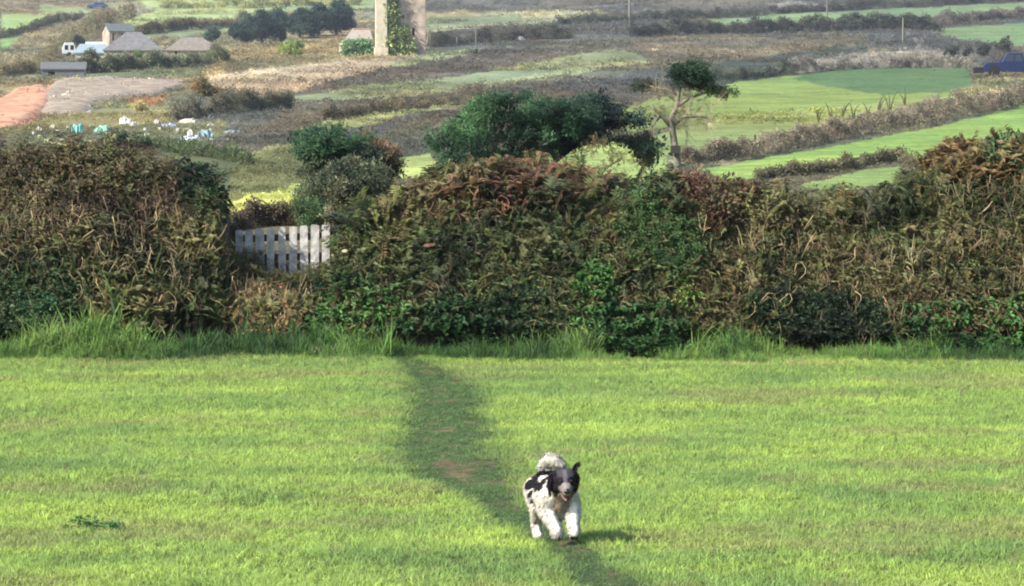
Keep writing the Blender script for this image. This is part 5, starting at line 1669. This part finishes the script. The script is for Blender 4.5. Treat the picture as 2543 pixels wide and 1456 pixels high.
    ball('mouth', (HC.x + .094, 0, HC.z - .082), .030, .020, .010, M_MOUTH, (0, .35, 0))
    ball('tongue', (HC.x + .100, -.004, HC.z - .090), .020, .011, .006, M_TONG, (0, .55, 0))
    # ears: folded tapered flaps
    for sg in (1, -1):
        bm = bmesh.new()
        prev = None
        # dog's left ear (image right) pricks up then tips; dog's right ear hangs
        if sg > 0:
            path = [(-.005, .046, .035), (-.01, .054, .060), (-.010, .060, .078), (-.004, .066, .092), (.004, .071, .100), (.012, .075, .098), (.018, .078, .090)]
            wd = [.054, .056, .050, .042, .032, .018, .004]
        else:
            path = [(-.01, -.046, .050), (-.006, -.066, .052), (0, -.082, .030), (.006, -.088, -.002), (.010, -.088, -.034), (.012, -.084, -.060), (.014, -.080, -.078)]
            wd = [.052, .060, .062, .060, .050, .034, .008]
        path = [tuple(np.array(hf(a_, b_, c_)) - np.array([HC.x, 0, HC.z])) for a_, b_, c_ in path]; wd = [w_ * hs * 1.1 for w_ in wd]
        ax_ = (.45, -.75, .35) if sg > 0 else (.85, -.5, 0)
        for i, ((x_, y_, z_), w_) in enumerate(zip(path, wd)):
            ring = []
            for q, (fx_, ty) in enumerate(((-1, 0), (-.3, .007), (.3, .007), (1, 0), (.3, -.004), (-.3, -.004))):
                ring.append(bm.verts.new((HC.x + x_ + fx_ * w_ * .5 * ax_[0] + ty * .8, y_ + fx_ * w_ * .5 * ax_[1] + ty * sg * (1 if w_ > .02 else .4), HC.z + z_ + fx_ * w_ * .5 * ax_[2])))
            if prev:
                for q in range(6): bm.faces.new((prev[q], prev[(q + 1) % 6], ring[(q + 1) % 6], ring[q]))
            else: bm.faces.new(ring)
            prev = ring
        bm.faces.new(prev)
        bmesh.ops.recalc_face_normals(bm, faces=bm.faces)
        mm = bpy.data.meshes.new('ear'); bm.to_mesh(mm); bm.free(); mm.materials.append(M_EAR)
        mm.polygons.foreach_set('use_smooth', [True] * len(mm.polygons))
        eo = link('ear', mm, root)
        ss = eo.modifiers.new('s', 'SUBSURF'); ss.levels = 1; ss.render_levels = 1
        # ear fringe
        rr = np.random.default_rng(20 + sg); FV = []; FF = []; cc = []
        for q in range(900):
            i = rr.integers(0, 6); t = rr.random()
            x_, y_, z_ = [path[i][j] * (1 - t) + path[i + 1][j] * t for j in range(3)]; w_ = wd[i] * (1 - t) + wd[i + 1] * t
            o0 = Vector((HC.x + x_ + rr.uniform(-.5, .5) * w_, y_, HC.z + z_))
            d0 = Vector((rr.normal(-.1, .35), sg * rr.uniform(.1, .8), rr.normal(-.8 if sg < 0 else -.1, .35))).normalized() * rr.uniform(.012, .026)
            s0 = d0.cross(Vector(rr.normal(0, 1, 3))).normalized() * .0022
            b0 = len(FV); FV += [tuple(o0 - s0), tuple(o0 + s0), tuple(o0 + d0)]; FF.append((b0, b0 + 1, b0 + 2)); cc += [BLK * rr.uniform(.7, 1.5)] * 3
        em = mesh_data('ear_fur', FV, FF, mskin, vcol=np.array(cc)); e2 = link('ear_fur', em, eo); e2['kind'] = 'stuff'
    return root


make_dog()

# ------------------------------------------------------------------ air
HAZE = True
if HAZE:
    mb = MB(); mb.box(-700, 700, -30, 2580, -3.5, 175)
    m, n, l = new_mat('air')
    out = n.new('ShaderNodeOutputMaterial'); pv = n.new('ShaderNodeVolumePrincipled')
    pv.inputs['Color'].default_value = (0.80, 0.86, 0.95, 1); pv.inputs['Density'].default_value = 0.00009
    pv.inputs['Anisotropy'].default_value = 0.2
    l.new(pv.outputs[0], out.inputs['Volume'])
    hz = mb.build('haze', m); hz['kind'] = 'stuff'
